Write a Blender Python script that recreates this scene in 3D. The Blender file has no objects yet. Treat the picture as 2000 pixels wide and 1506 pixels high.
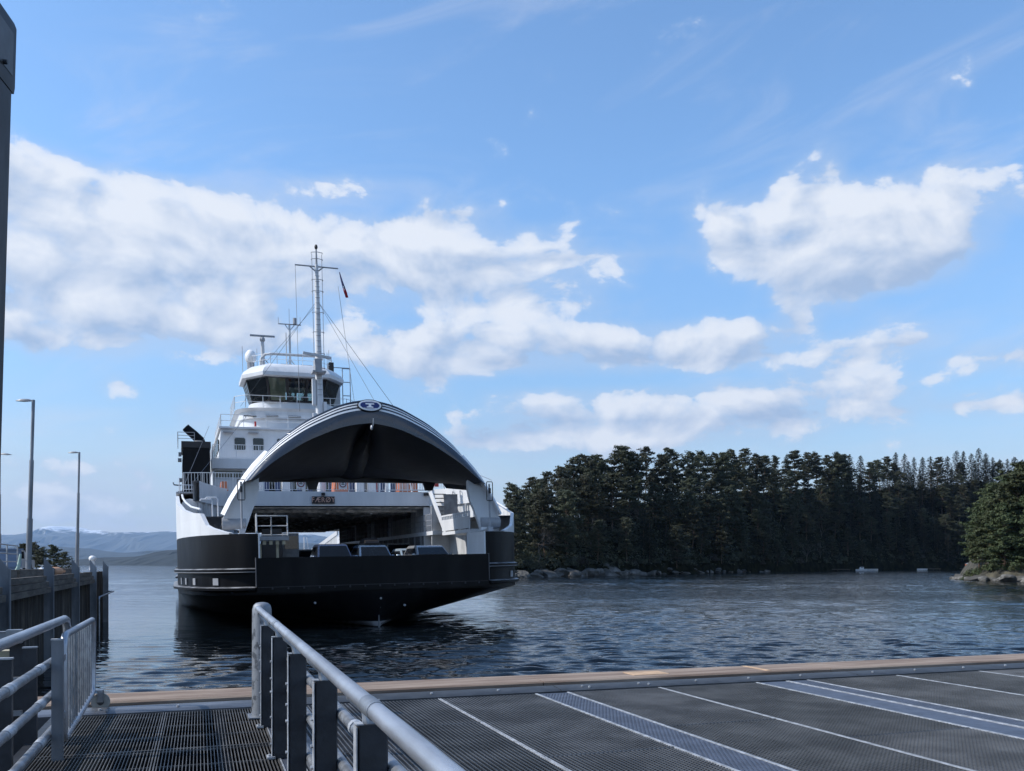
import bpy, math, random
import numpy as np
from mathutils import Vector, Matrix, Euler

random.seed(7); rng = np.random.default_rng(7)
R = math.radians
sc = bpy.context.scene
col = sc.collection

# ------------------------------------------------------------------ camera, sky, sun, exposure
FPX, HY, EYE = 1743.0, 1103.0, 2.8          # focal length in photo pixels, horizon row, eye above the water
cam_d = bpy.data.cameras.new('camera'); cam = bpy.data.objects.new('camera', cam_d); col.objects.link(cam)
cam.location = (0, 0, EYE); cam.rotation_euler = (R(90), 0, 0)
cam_d.sensor_fit = 'HORIZONTAL'; cam_d.sensor_width = 36.0; cam_d.lens = FPX / 2000 * 36
cam_d.shift_y = (HY - 753) / 2000
cam_d.clip_start = 0.1; cam_d.clip_end = 120000
sc.camera = cam

SUN_AZ, SUN_EL = -100.0, 40.0                # degrees from the view axis (+Y), clockwise seen from above; height
sun_d = bpy.data.lights.new('sun', 'SUN'); sun = bpy.data.objects.new('sun', sun_d); col.objects.link(sun)
sun_d.energy = 3.1; sun_d.angle = R(0.53); sun_d.color = (1.0, 0.955, 0.89)
sdir = Vector((math.sin(R(SUN_AZ)) * math.cos(R(SUN_EL)), math.cos(R(SUN_AZ)) * math.cos(R(SUN_EL)), math.sin(R(SUN_EL))))
sun.rotation_euler = sdir.to_track_quat('Z', 'Y').to_euler()

sc.view_settings.view_transform = 'Standard'; sc.view_settings.look = 'None'
sc.view_settings.exposure = 0.62; sc.view_settings.gamma = 1.0
sc.view_settings.use_curve_mapping = False
sc.cycles.use_denoising = True
sc.cycles.max_bounces = 6; sc.cycles.diffuse_bounces = 3; sc.cycles.glossy_bounces = 3
sc.cycles.transmission_bounces = 4; sc.cycles.transparent_max_bounces = 10; sc.cycles.volume_bounces = 0
sc.cycles.caustics_reflective = False; sc.cycles.caustics_refractive = False


class N:                                     # a node socket with arithmetic, to write node graphs as formulas
    def __init__(s, tree, sock): s.t = tree; s.s = sock
    def _m(s, op, *a, clamp=False):
        n = s.t.nodes.new('ShaderNodeMath'); n.operation = op; n.use_clamp = clamp
        for i, x in enumerate((s,) + a):
            if isinstance(x, N): s.t.links.new(x.s, n.inputs[i])
            else: n.inputs[i].default_value = x
        return N(s.t, n.outputs[0])
    def __add__(s, o): return s._m('ADD', o)
    def __sub__(s, o): return s._m('SUBTRACT', o)
    def __mul__(s, o): return s._m('MULTIPLY', o)
    def __truediv__(s, o): return s._m('DIVIDE', o)
    def clamp(s): return s._m('ADD', 0.0, clamp=True)
    def step(s, a, b):                       # smoothstep from a to b
        n = s.t.nodes.new('ShaderNodeMapRange'); n.interpolation_type = 'SMOOTHSTEP'
        s.t.links.new(s.s, n.inputs[0]); n.inputs[1].default_value = a; n.inputs[2].default_value = b
        return N(s.t, n.outputs[0])

def vec(t, x, y, z=0.0):
    n = t.nodes.new('ShaderNodeCombineXYZ')
    for i, q in enumerate((x, y, z)):
        if isinstance(q, N): t.links.new(q.s, n.inputs[i])
        else: n.inputs[i].default_value = q
    return N(t, n.outputs[0])
def noise(t, v, scale, detail=4.0, rough=0.5, dist=0.0, out=0):
    n = t.nodes.new('ShaderNodeTexNoise'); t.links.new(v.s, n.inputs['Vector'])
    n.inputs['Scale'].default_value = scale; n.inputs['Detail'].default_value = detail
    n.inputs['Roughness'].default_value = rough; n.inputs['Distortion'].default_value = dist
    return N(t, n.outputs[out])
def noise2(t, v, scale, detail=4.0, rough=0.5, dist=0.0, out=0):
    r = noise(t, v, scale, detail, rough, dist, out); r.s.node.noise_dimensions = '2D'; return N(t, r.s.node.outputs[out])
def vmul(t, v, c):
    n = t.nodes.new('ShaderNodeVectorMath'); n.operation = 'MULTIPLY'
    t.links.new(v.s, n.inputs[0]); n.inputs[1].default_value = c
    return N(t, n.outputs[0])
def mixc(t, f, a, b):
    n = t.nodes.new('ShaderNodeMix'); n.data_type = 'RGBA'; n.clamp_factor = True
    for s_, q in ((n.inputs[0], f), (n.inputs[6], a), (n.inputs[7], b)):
        if isinstance(q, N): t.links.new(q.s, s_)
        elif isinstance(q, (int, float)): s_.default_value = q
        else: s_.default_value = (*q, 1.0)
    return N(t, n.outputs[2])

world = bpy.data.worlds.new('World'); sc.world = world; world.use_nodes = True
wt = world.node_tree; wt.nodes.clear()
def build_world(t):
    out = t.nodes.new('ShaderNodeOutputWorld'); bg = t.nodes.new('ShaderNodeBackground')
    sky = t.nodes.new('ShaderNodeTexSky'); sky.sky_type = 'NISHITA'; sky.sun_disc = False
    sky.sun_elevation = R(SUN_EL); sky.sun_rotation = R(SUN_AZ)
    sky.altitude = 0; sky.air_density = 1.0; sky.dust_density = 0.6; sky.ozone_density = 3.0
    bg.inputs[1].default_value = SKY_STRENGTH
    co = t.nodes.new('ShaderNodeTexCoord'); g = N(t, co.outputs['Generated'])
    sp = t.nodes.new('ShaderNodeSeparateXYZ'); t.links.new(g.s, sp.inputs[0])
    x, y, z = (N(t, sp.outputs[i]) for i in range(3))
    az = x._m('ARCTAN2', y); el = z._m('ARCSINE')
    # fractal field on the cloud layer's bearing and height: soft masses plus cauliflower billows
    p = vec(t, az, el * 1.6, 0.0)
    wv = noise2(t, p, 5.0, 2.0, 0.5, out=1)
    wn = t.nodes.new('ShaderNodeVectorMath'); wn.operation = 'MULTIPLY_ADD'
    t.links.new(wv.s, wn.inputs[0]); wn.inputs[1].default_value = (.07, .07, .0); t.links.new(p.s, wn.inputs[2])
    pw = N(t, wn.outputs[0])
    def field(v, det):
        soft = noise2(t, v, 8.5, det, 0.60)
        vo = t.nodes.new('ShaderNodeTexVoronoi'); vo.voronoi_dimensions = '2D'; vo.feature = 'F1'
        vo.inputs['Scale'].default_value = 17.0; vo.inputs['Detail'].default_value = 1.0; vo.inputs['Roughness'].default_value = .5; t.links.new(v.s, vo.inputs['Vector'])
        return soft * 1.0 + (N(t, vo.outputs['Distance']) * -0.20 + 0.08)
    n1 = field(pw, 9.0)
    sh = t.nodes.new('ShaderNodeVectorMath'); sh.operation = 'ADD'
    t.links.new(pw.s, sh.inputs[0]); sh.inputs[1].default_value = (-0.020, 0.030, 0.0)
    n2 = field(N(t, sh.outputs[0]), 4.0)
    # cumulus banks: bearing, height, half widths (all in photo rows for reading, turned into angles here)
    banks = [(70, 355, 190, 62, 1.05), (40, 470, 200, 70, 1.0), (215, 455, 150, 75, .85), (390, 420, 150, 55, 1.05), (520, 470, 170, 60, 1.05), (690, 490, 190, 45, 1.0),
             (900, 500, 220, 42, .95), (1060, 500, 100, 36, .9), (440, 560, 200, 62, .95), (720, 560, 200, 50, .75), (930, 560, 120, 26, .5), (90, 590, 200, 55, .8), (100, 660, 130, 36, .85), (330, 640, 220, 36, .7), (560, 660, 240, 36, .6),
             (1560, 430, 180, 50, 1.05), (1700, 455, 190, 75, 1.1), (1650, 545, 130, 45, .95), (1800, 500, 120, 50, .7), (1598, 340, 50, 55, .8), (1850, 370, 85, 50, .95), (1985, 385, 45, 40, .8), (1450, 480, 90, 40, .75),
             (960, 665, 140, 38, 1.0), (1150, 672, 260, 42, 1.0), (1370, 680, 150, 34, .85), (830, 715, 130, 34, .62),
             (1080, 805, 130, 36, 1.05), (1260, 808, 160, 32, 1.0), (1460, 792, 190, 30, .95), (1640, 740, 130, 26, .95), (1000, 860, 150, 22, .85), (1170, 872, 120, 24, .95), (1420, 850, 220, 18, .6), (1780, 790, 300, 30, .62), (760, 800, 60, 18, .5),
             (640, 363, 70, 22, .8), (900, 408, 100, 24, .7), (1320, 388, 140, 18, .62), (1140, 565, 100, 24, .9), (1005, 595, 50, 20, .8), (213, 738, 55, 14, .6), (385, 820, 60, 24, .62), (785, 462, 50, 22, .5), (1230, 505, 110, 24, .55),
             (1735, 660, 130, 30, .72), (1560, 625, 50, 42, .6), (1960, 690, 110, 24, .8), (1990, 620, 60, 18, .5), (1040, 920, 60, 24, .7), (160, 930, 420, 40, .62), (300, 1000, 500, 34, .5)]
    # the banks are summed once into a coarse map (bearing x height), read back through colour ramps
    A0, A1, E0, E1, NR = -0.56, 0.56, 0.03, 0.46, 21
    ca = np.linspace(A0, A1, 32); ce = np.linspace(E0, E1, NR)
    cov = np.zeros((NR, 32)); hh_ = np.zeros((NR, 32))
    for px, py, rx, ry, w in banks:
        a0 = math.atan((px - 1000) / FPX); e0 = math.atan((HY - py) / FPX * math.cos(a0)); k = math.cos(a0) / FPX
        da = (ca[None, :] - a0) / max(.019, rx * k); de = (ce[:, None] - e0) / max(.0125, ry * k)
        g_ = w * (1.25 if py > 610 else 1.0) * np.exp(-(da ** 2 + de ** 2) ** 1.5 * .8); cov += g_; hh_ += g_ * np.clip(de, -1.5, 1.5)
    hh_ = np.clip(hh_ / (cov + .08) * .5 + .5, 0, 1); cov = np.clip(cov / 1.3, 0, 1)
    fac = ((az - A0) / (A1 - A0)).clamp(); row = (el - E0) / (E1 - E0) * (NR - 1.0)
    def lookup(m):
        acc = None
        for j in range(0, NR, 3):
            r_ = t.nodes.new('ShaderNodeValToRGB'); r_.color_ramp.interpolation = 'EASE'; cr = r_.color_ramp.elements
            while len(cr) < 32: cr.new(0.5)
            for i in range(32): cr[i].position = i / 31.0
            for i in range(32): cr[i].color = (*[float(m[j + q, i]) for q in range(3)], 1)
            t.links.new(fac.s, r_.inputs[0])
            wv3 = vec(t, *[(((row - float(j + q))._m('ABSOLUTE') * -1.0) + 1.0)._m('MAXIMUM', 0.0) for q in range(3)])
            d = t.nodes.new('ShaderNodeVectorMath'); d.operation = 'DOT_PRODUCT'; t.links.new(r_.outputs[0], d.inputs[0]); t.links.new(wv3.s, d.inputs[1])
            v_ = N(t, d.outputs['Value']); acc = v_ if acc is None else acc + v_
        return acc
    away = az._m('ABSOLUTE').step(0.50, 0.62)
    tot = lookup(cov) * 1.3 * (away * -1.0 + 1.0); h = (lookup(hh_) - 0.5) * 2.0 * tot._m('MINIMUM', 1.0)
    # beyond the banks the same broken cumulus goes on all round
    far = noise2(t, vec(t, az * 1.0, el * 2.4), 1.6, 2.0, 0.5)
    tot = tot + far.step(0.45, 0.65) * away * el.step(0.9, 0.3)
    mass = tot._m('MINIMUM', 1.25)
    raw = mass * 0.96 + (n1 - 0.5) * 2.55
    dens = raw.step(0.30, 1.05) * 0.45 + raw.step(0.46, 0.66) * 0.55
    thin = (mass + (n1 - 0.5) * 1.1).step(0.05, 0.80) * 0.42
    # cirrus veils, combed along the wind
    ci = noise2(t, vec(t, az * 1.2 + el * 1.5, el * 6.0 - az * 1.6, 3.1), 2.2, 7.0, 0.62, 0.5)
    veil = ci.step(0.48, 0.86) * 0.30 * el.step(1.2, 0.5)
    low = el.step(0.19, -0.02)
    veil = veil + low * 0.96 * (noise2(t, vec(t, az * 2.5, el * 22.0, 1.0), 2.0, 4.0, 0.55).step(0.25, 0.75) * 0.55 + 0.45)
    body = raw.step(0.8, 1.9)
    lit = ((n1 - n2) * 2.2 + h * 0.90 + 0.66 - body * 0.10).clamp()
    tint = t.nodes.new('ShaderNodeMix'); tint.data_type = 'RGBA'; tint.blend_type = 'MULTIPLY'; tint.inputs[0].default_value = 1.0
    t.links.new(sky.outputs[0], tint.inputs[6]); tint.inputs[7].default_value = (*SKY_TINT, 1)
    dim = t.nodes.new('ShaderNodeMix'); dim.data_type = 'RGBA'; dim.blend_type = 'MULTIPLY'; dim.inputs[0].default_value = 1.0
    t.links.new(tint.outputs[2], dim.inputs[6]); t.links.new(mixc(t, el.step(-0.02, 0.42), (0.72, 0.61, 0.58), (1.0, 1.0, 1.0)).s, dim.inputs[7])
    sk = N(t, dim.outputs[2])
    shade = mixc(t, lit, CLOUD_DARK, CLOUD_LIGHT)
    c = mixc(t, veil.clamp(), sk, CLOUD_VEIL)
    c = mixc(t, thin, c, CLOUD_MID)
    c = mixc(t, dens * 0.97, c, shade)
    t.links.new(c.s, bg.inputs[0]); t.links.new(bg.outputs[0], out.inputs[0])
SKY_STRENGTH = 0.15; SKY_TINT = (0.85, 1.0, 1.07)
CLOUD_LIGHT = (3.7, 3.9, 4.25); CLOUD_DARK = (1.75, 2.3, 3.25); CLOUD_MID = (2.3, 2.8, 3.6); CLOUD_VEIL = (3.35, 3.45, 3.8)
build_world(wt)
world.cycles.sampling_method = 'MANUAL'; world.cycles.sample_map_resolution = 512

# ------------------------------------------------------------------ materials
MAT = {}
def mat(name, c, rough=0.5, metal=0.0, var=0.12, vscale=3.0, bump=0.0, bscale=20.0, c2=None, stretch=(1, 1, 1), coat=0.0, spec=0.5, rvar=0.1, fac=(0.35, 0.7), rand=0.0):
    if name in MAT: return MAT[name]
    m = bpy.data.materials.new(name); m.use_nodes = True; t = m.node_tree
    b = t.nodes['Principled BSDF']
    co = t.nodes.new('ShaderNodeTexCoord'); v = vmul(t, N(t, co.outputs['Object']), stretch)
    n = noise(t, v, vscale, 6.0, 0.6)
    a = tuple(max(0, q * (1 - var)) for q in c); d = c2 if c2 else tuple(q * (1 + var) for q in c)
    cc = mixc(t, n.step(*fac), a, d)
    if rand:
        oi = t.nodes.new('ShaderNodeObjectInfo'); r_ = N(t, oi.outputs['Random'])
        hs = t.nodes.new('ShaderNodeHueSaturation'); t.links.new(cc.s, hs.inputs['Color'])
        t.links.new((r_ * rand + (1 - rand * 0.5)).s, hs.inputs['Value'])
        t.links.new((r_ * 0.05 + 0.475).s, hs.inputs['Hue'])
        cc = N(t, hs.outputs[0])
    t.links.new(cc.s, b.inputs['Base Color'])
    n2 = noise(t, v, vscale * 3.1, 5.0, 0.6)
    t.links.new((n2 * (2 * rvar) + (rough - rvar)).clamp().s, b.inputs['Roughness'])
    b.inputs['Metallic'].default_value = metal
    b.inputs['Specular IOR Level'].default_value = spec
    b.inputs['Coat Weight'].default_value = coat
    if bump:
        bn = t.nodes.new('ShaderNodeBump'); bn.inputs['Strength'].default_value = bump; bn.inputs['Distance'].default_value = 0.02
        t.links.new(noise(t, v, bscale, 6.0, 0.6).s, bn.inputs['Height']); t.links.new(bn.outputs[0], b.inputs['Normal'])
    MAT[name] = m; return m

black = mat('black_hull_paint', (.0055, .006, .008), .42, var=.3, c2=(.012, .012, .0135), fac=(.4, .8), vscale=.9, stretch=(1, 1, .25), bump=.05, bscale=2.0, spec=.13)
navy = mat('dark_visor_paint', (.0085, .0095, .013), .5, var=.3, vscale=.6, bump=.06, bscale=1.5, spec=.2)
rim_m = mat('glossy_visor_paint', (.020, .024, .036), .22, var=.25, vscale=.8, bump=.10, bscale=1.2, spec=.7, coat=.4)  # lighter, bluer base than the hollow: sky sheen put into the colour
white = mat('white_ship_paint', (.66, .67, .685), .42, var=.06, vscale=1.2, stretch=(1, 1, .3), bump=.03, bscale=2.0)
offw = mat('weathered_white_paint', (.50, .51, .52), .5, var=.18, vscale=2.5, stretch=(1, 1, .25))
grey = mat('grey_ship_paint', (.30, .31, .33), .5, var=.1)
ceil_m = mat('deckhead_insulation', (.50, .48, .45), .8, var=.45, vscale=2.2, bump=.6, bscale=5)
darkin = mat('dark_interior_paint', (.16, .16, .165), .6, var=.3)
galv = mat('galvanised_steel', (.30, .32, .35), .45, .75, var=.25, vscale=9, bump=.08, bscale=40, rvar=.15)
galv_worn = mat('worn_galvanised_post', (.26, .28, .31), .6, .5, c2=(.08, .09, .105), var=.1, vscale=9, fac=(.52, .62), bump=.15, bscale=30)
rail_m = mat('brushed_rail_steel', (.40, .42, .46), .38, .7, var=.18, vscale=6, stretch=(1, .3, 1), rvar=.12, bump=.05, bscale=50)
postm = mat('dark_post_steel', (.030, .033, .040), .5, .2, var=.25, vscale=5, bump=.1, bscale=30)
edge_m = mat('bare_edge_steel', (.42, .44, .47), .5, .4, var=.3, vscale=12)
wood = mat('weathered_edge_timber', (.23, .155, .11), .8, var=.25, vscale=3, stretch=(.25, 2.5, 2.5), c2=(.33, .25, .19), bump=.4, bscale=14)
pale_wood = mat('fresh_timber_patch', (.50, .33, .20), .8, var=.15, vscale=6)
rubber = mat('black_edge_rubber', (.035, .038, .043), .55, var=.3, vscale=4, bump=.15, bscale=12)
steelplate = mat('worn_steel_sill', (.16, .17, .19), .45, .6, var=.35, vscale=3, stretch=(.3, 2, 1), bump=.1)
platem = mat('painted_tread_plate', (.085, .098, .13), .5, .3, var=.2, vscale=4, bump=.2, bscale=60)
gratem = mat('galvanised_grating', (.105, .107, .110), .5, .45, var=.35, vscale=1.3, rvar=.12, rand=.45)
darkgr = mat('dirty_grating', (.13, .125, .12), .55, .5, var=.4, vscale=3)
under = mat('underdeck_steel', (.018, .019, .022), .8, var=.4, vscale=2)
tanm = mat('sun_patch_beige', (.40, .34, .22), .85, var=.25, vscale=5)  # warm beige stands in for sunlight on the grating
pile_m = mat('tarred_pile_timber', (.042, .035, .029), .85, var=.4, vscale=2.2, stretch=(3, 3, .25), c2=(.14, .12, .10), bump=.8, bscale=9, fac=(.45, .8))
pilec = mat('weathered_fender_timber', (.10, .085, .07), .9, var=.4, vscale=4, stretch=(1, .3, 2), bump=.6, bscale=12)
concrete = mat('quay_concrete', (.24, .23, .22), .9, var=.25, vscale=2, bump=.3)
hbeam = mat('fender_beam_steel', (.20, .22, .25), .55, .5, var=.25, vscale=2, stretch=(1, 1, .3), c2=(.30, .32, .35))
column = mat('dark_tower_steel', (.055, .055, .060), .55, .2, var=.2, vscale=2, stretch=(1, 1, .3))
car_glass = mat('car_glass', (.008, .010, .013), .15, var=.1, spec=.18, rvar=.02)
glass_d = mat('dark_window_glass', (.012, .014, .018), .06, var=.1, spec=.7, rvar=.02)
rope_m = mat('pale_green_rope', (.35, .46, .40), .9, var=.2, vscale=30)
cable_m = mat('thin_steel_cable', (.16, .17, .19), .5, .5)
red = mat('red_paint', (.42, .03, .025), .45); orange = mat('orange_paint', (.48, .15, .07), .5)
blue = mat('emblem_blue', (.012, .025, .14), .4); flagblue = mat('flag_navy', (.012, .02, .10), .8); flagred = mat('flag_red', (.42, .02, .03), .8)
plainw = mat('plain_white', (.80, .80, .80), .5, var=.03); skin_dark = mat('dark_clothing', (.02, .022, .03), .9)
skin = mat('skin', (.42, .27, .20), .6, var=.05)
led = mat('led_letter_amber', (.55, .34, .27), .6); board = mat('sign_board_black', (.018, .016, .017), .5)
cream = mat('cream_blind', (.80, .72, .52), .8, var=.08, vscale=2)
beige = mat('beige_machinery_paint', (.45, .40, .28), .6)
tyre = mat('tyre_rubber', (.02, .02, .021), .85); whl = mat('grey_caster_rubber', (.33, .32, .29), .8, var=.12, vscale=20)
bluebox = mat('faded_blue_box', (.14, .20, .30), .6)
rockm = mat('shore_rock', (.10, .095, .085), .9, var=.35, vscale=.7, c2=(.24, .23, .215), bump=.9, bscale=3, fac=(.45, .8))
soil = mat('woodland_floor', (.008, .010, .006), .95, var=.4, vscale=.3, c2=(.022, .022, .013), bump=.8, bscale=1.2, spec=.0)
def plate_seams(m, w=2.6, h=1.25, strength=.25, dirt=.5):       # welded plates: faint ridges and slight tone steps
    t = m.node_tree; b = t.nodes['Principled BSDF']; co = t.nodes.new('ShaderNodeTexCoord'); sp = t.nodes.new('ShaderNodeSeparateXYZ'); t.links.new(co.outputs['Object'], sp.inputs[0])
    v = vec(t, N(t, sp.outputs[0]) + N(t, sp.outputs[1]) * 1.0, N(t, sp.outputs[2]))
    br = t.nodes.new('ShaderNodeTexBrick'); t.links.new(v.s, br.inputs['Vector']); br.inputs['Scale'].default_value = 1.0; br.inputs['Brick Width'].default_value = w; br.inputs['Row Height'].default_value = h
    br.inputs['Mortar Size'].default_value = .012; br.inputs['Mortar Smooth'].default_value = .6; br.inputs['Color1'].default_value = (1, 1, 1, 1); br.inputs['Color2'].default_value = (.86, .86, .86, 1); br.inputs['Mortar'].default_value = (.7, .7, .7, 1)
    mu = t.nodes.new('ShaderNodeMix'); mu.data_type = 'RGBA'; mu.blend_type = 'MULTIPLY'; mu.inputs[0].default_value = dirt
    src = b.inputs['Base Color'].links[0].from_socket; t.links.new(src, mu.inputs[6]); t.links.new(br.outputs['Color'], mu.inputs[7]); t.links.new(mu.outputs[2], b.inputs['Base Color'])
    bn = t.nodes.new('ShaderNodeBump'); bn.inputs['Strength'].default_value = strength; bn.inputs['Distance'].default_value = .02; t.links.new(br.outputs['Fac'], bn.inputs['Height'])
    if b.inputs['Normal'].is_linked: t.links.new(b.inputs['Normal'].links[0].from_socket, bn.inputs['Normal'])
    t.links.new(bn.outputs[0], b.inputs['Normal'])
for q_ in (black, rim_m, navy): plate_seams(q_)
plate_seams(white, strength=.12, dirt=.3)
bark = mat('pine_bark', (.085, .06, .045), .9, var=.35, vscale=3, c2=(.17, .115, .08))
palebark = mat('pale_bare_wood', (.11, .10, .09), .9, var=.25)
def leafmat(name, c, c2):
    m = mat(name, c, .7, var=.1, vscale=.55, c2=c2, rand=.5, spec=.25, fac=(.3, .72))
    t = m.node_tree; b = t.nodes['Principled BSDF']; out = t.nodes['Material Output']
    tr = t.nodes.new('ShaderNodeBsdfTranslucent'); mx = t.nodes.new('ShaderNodeMixShader'); mx.inputs[0].default_value = .22
    t.links.new(b.inputs['Base Color'].links[0].from_socket, tr.inputs[0])
    t.links.new(b.outputs[0], mx.inputs[1]); t.links.new(tr.outputs[0], mx.inputs[2]); t.links.new(mx.outputs[0], out.inputs[0])
    return m
needle = leafmat('pine_needles', (.024, .031, .018), (.088, .092, .056))
needle_b = leafmat('sunny_pine_needles', (.036, .050, .022), (.085, .100, .045))  # lighter, greener copy of the pine needles: sunlight put into the colour
sprucem = leafmat('spruce_needles', (.012, .017, .011), (.034, .040, .026))
twigm = leafmat('bare_twigs', (.032, .028, .022), (.065, .058, .047))
def glassmat(name, tint, refl):
    m = bpy.data.materials.new(name); m.use_nodes = True; t = m.node_tree; t.nodes.clear()
    out = t.nodes.new('ShaderNodeOutputMaterial'); tr = t.nodes.new('ShaderNodeBsdfTransparent'); gl = t.nodes.new('ShaderNodeBsdfGlossy')
    fr = t.nodes.new('ShaderNodeFresnel'); fr.inputs[0].default_value = 1.5; mx = t.nodes.new('ShaderNodeMixShader')
    tr.inputs[0].default_value = (*tint, 1); gl.inputs['Roughness'].default_value = 0.03; gl.inputs[0].default_value = (refl, refl, refl, 1)
    t.links.new(fr.outputs[0], mx.inputs[0]); t.links.new(tr.outputs[0], mx.inputs[1]); t.links.new(gl.outputs[0], mx.inputs[2]); t.links.new(mx.outputs[0], out.inputs[0])
    return m
glass = glassmat('tinted_bridge_glass', (.70, .76, .74), .9)
def watermat():
    m = bpy.data.materials.new('fjord_water'); m.use_nodes = True; t = m.node_tree; b = t.nodes['Principled BSDF']
    b.inputs['Base Color'].default_value = (.0028, .0048, .0068, 1); b.inputs['Roughness'].default_value = .03; b.inputs['IOR'].default_value = 1.333
    co = t.nodes.new('ShaderNodeTexCoord'); g = N(t, co.outputs['Object'])
    sp = t.nodes.new('ShaderNodeSeparateXYZ'); t.links.new(g.s, sp.inputs[0]); x, y = N(t, sp.outputs[0]), N(t, sp.outputs[1])
    dist = (x * x + y * y)._m('SQRT')
    near = dist.step(160, 30)
    patch = noise(t, g, .018, 3.0, .5)
    calm = (x + (patch - .5) * 16).step(-12, 3) * .80 + .20
    gust = patch.step(.35, .62) * .5 + .5
    b1 = t.nodes.new('ShaderNodeBump'); b1.inputs['Distance'].default_value = .05
    hh = noise(t, vmul(t, g, (.5, 1.5, 1)), 4.2, 3.0, .5, .3) * near * 0.7 + noise(t, vmul(t, g, (.45, 1.3, 1)), 1.5, 2.0, .5, .4) * 3.6 * (dist.step(30, 110) * .85 + .15) + noise(t, vmul(t, g, (.6, 1.2, 1)), .45, 2.0, .5) * 4.0 * dist.step(70, 250)
    t.links.new(hh.s, b1.inputs['Height']); t.links.new((calm * gust * WAVE_BUMP).s, b1.inputs['Strength'])
    t.links.new(b1.outputs[0], b.inputs['Normal'])
    return m
WAVE_BUMP = 1.0; HAZE = 2.7e-5
water_m = watermat()

# ------------------------------------------------------------------ mesh helpers
class MB:
    def __init__(s): s.v = []; s.f = []
    def add(s, vs, fs):
        o = len(s.v); s.v += [tuple(q) for q in vs]; s.f += [tuple(i + o for i in f) for f in fs]; return s
    def box(s, x0, x1, y0, y1, z0, z1):
        return s.add([(x0, y0, z0), (x1, y0, z0), (x1, y1, z0), (x0, y1, z0), (x0, y0, z1), (x1, y0, z1), (x1, y1, z1), (x0, y1, z1)],
                     [(0, 3, 2, 1), (4, 5, 6, 7), (0, 1, 5, 4), (1, 2, 6, 5), (2, 3, 7, 6), (3, 0, 4, 7)])
    def prism(s, poly, axis, d0, d1):          # poly in the two other axes, extruded along axis
        def P(a, b, d): return {'x': (d, a, b), 'y': (a, d, b), 'z': (a, b, d)}[axis]
        n = len(poly); vs = [P(a, b, d0) for a, b in poly] + [P(a, b, d1) for a, b in poly]
        return s.add(vs, [tuple(range(n - 1, -1, -1)), tuple(range(n, 2 * n))] + [(i, (i + 1) % n, n + (i + 1) % n, n + i) for i in range(n)])
    def path(s, pts, r, n=8, closed=False, cap=True):
        pts = [Vector(p) for p in pts]; rr = r if isinstance(r, (list, tuple)) else [r] * len(pts)
        m = len(pts); rings = []; up = None
        for i, p in enumerate(pts):
            a = pts[(i - 1) % m] if (closed or i > 0) else p; b = pts[(i + 1) % m] if (closed or i < m - 1) else p
            t = (b - a).normalized()
            if up is None: up = Vector((0, 0, 1)) if abs(t.z) < .9 else Vector((1, 0, 0))
            x = t.cross(up).normalized(); y = x.cross(t).normalized(); up = y
            rings.append([p + (x * math.cos(2 * math.pi * k / n) + y * math.sin(2 * math.pi * k / n)) * rr[i] for k in range(n)])
        return s.loft(rings, cap and not closed, wrap=closed)
    def loft(s, rings, cap=True, wrap=False):
        n = len(rings[0]); m = len(rings); vs = [q for r_ in rings for q in r_]; fs = []
        for i in range(m if wrap else m - 1):
            j = (i + 1) % m
            for k in range(n): fs.append((i * n + k, i * n + (k + 1) % n, j * n + (k + 1) % n, j * n + k))
        if cap: fs += [tuple(range(n - 1, -1, -1)), tuple((m - 1) * n + k for k in range(n))]
        return s.add(vs, fs)
    def sheet(s, rows):
        n = len(rows[0]); vs = [q for r_ in rows for q in r_]
        return s.add(vs, [(i * n + k, i * n + k + 1, (i + 1) * n + k + 1, (i + 1) * n + k) for i in range(len(rows) - 1) for k in range(n - 1)])
    def ball(s, c, r, n=12, m=8):
        r = r if isinstance(r, (tuple, list)) else (r, r, r)
        rings = [[(c[0] + r[0] * math.sin(math.pi * i / m) * math.cos(2 * math.pi * k / n), c[1] + r[1] * math.sin(math.pi * i / m) * math.sin(2 * math.pi * k / n), c[2] - r[2] * math.cos(math.pi * i / m)) for k in range(n)] for i in range(1, m)]
        b = len(s.v); s.loft(rings, cap=True); return s
    def disc(s, c, r0, r1, axis, h, n=24):      # ring (r0 inner) or disc, thickness h along axis
        def P(a, b, d): return {'x': (c[0] + d, c[1] + a, c[2] + b), 'y': (c[0] + a, c[1] + d, c[2] + b), 'z': (c[0] + a, c[1] + b, c[2] + d)}[axis]
        cs = [(math.cos(2 * math.pi * k / n), math.sin(2 * math.pi * k / n)) for k in range(n)]
        if r0 <= 0: return s.loft([[P(x * r1, y * r1, -h / 2) for x, y in cs], [P(x * r1, y * r1, h / 2) for x, y in cs]])
        return s.loft([[P(x * r, y * r, d) for x, y in cs] for r, d in ((r0, -h / 2), (r1, -h / 2), (r1, h / 2), (r0, h / 2))], cap=False, wrap=True)
    def mesh(s, name, m=None, smooth=40):
        me = bpy.data.meshes.new(name); me.from_pydata([tuple(q) for q in s.v], [], s.f); me.update()
        if smooth:
            me.polygons.foreach_set('use_smooth', [True] * len(me.polygons)); me.set_sharp_from_angle(angle=R(smooth))
        if m: me.materials.append(m)
        return me
    def build(s, name, m, parent=None, off=None, smooth=40, fix=True):
        if off: s.v = [(a - off[0], b - off[1], c - off[2]) for a, b, c in s.v]
        me = s.mesh(name, m, smooth)
        if fix:
            import bmesh
            bm = bmesh.new(); bm.from_mesh(me); bmesh.ops.recalc_face_normals(bm, faces=bm.faces); bm.to_mesh(me); bm.free()
        o = bpy.data.objects.new(name, me); col.objects.link(o); o.parent = parent; return o

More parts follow.
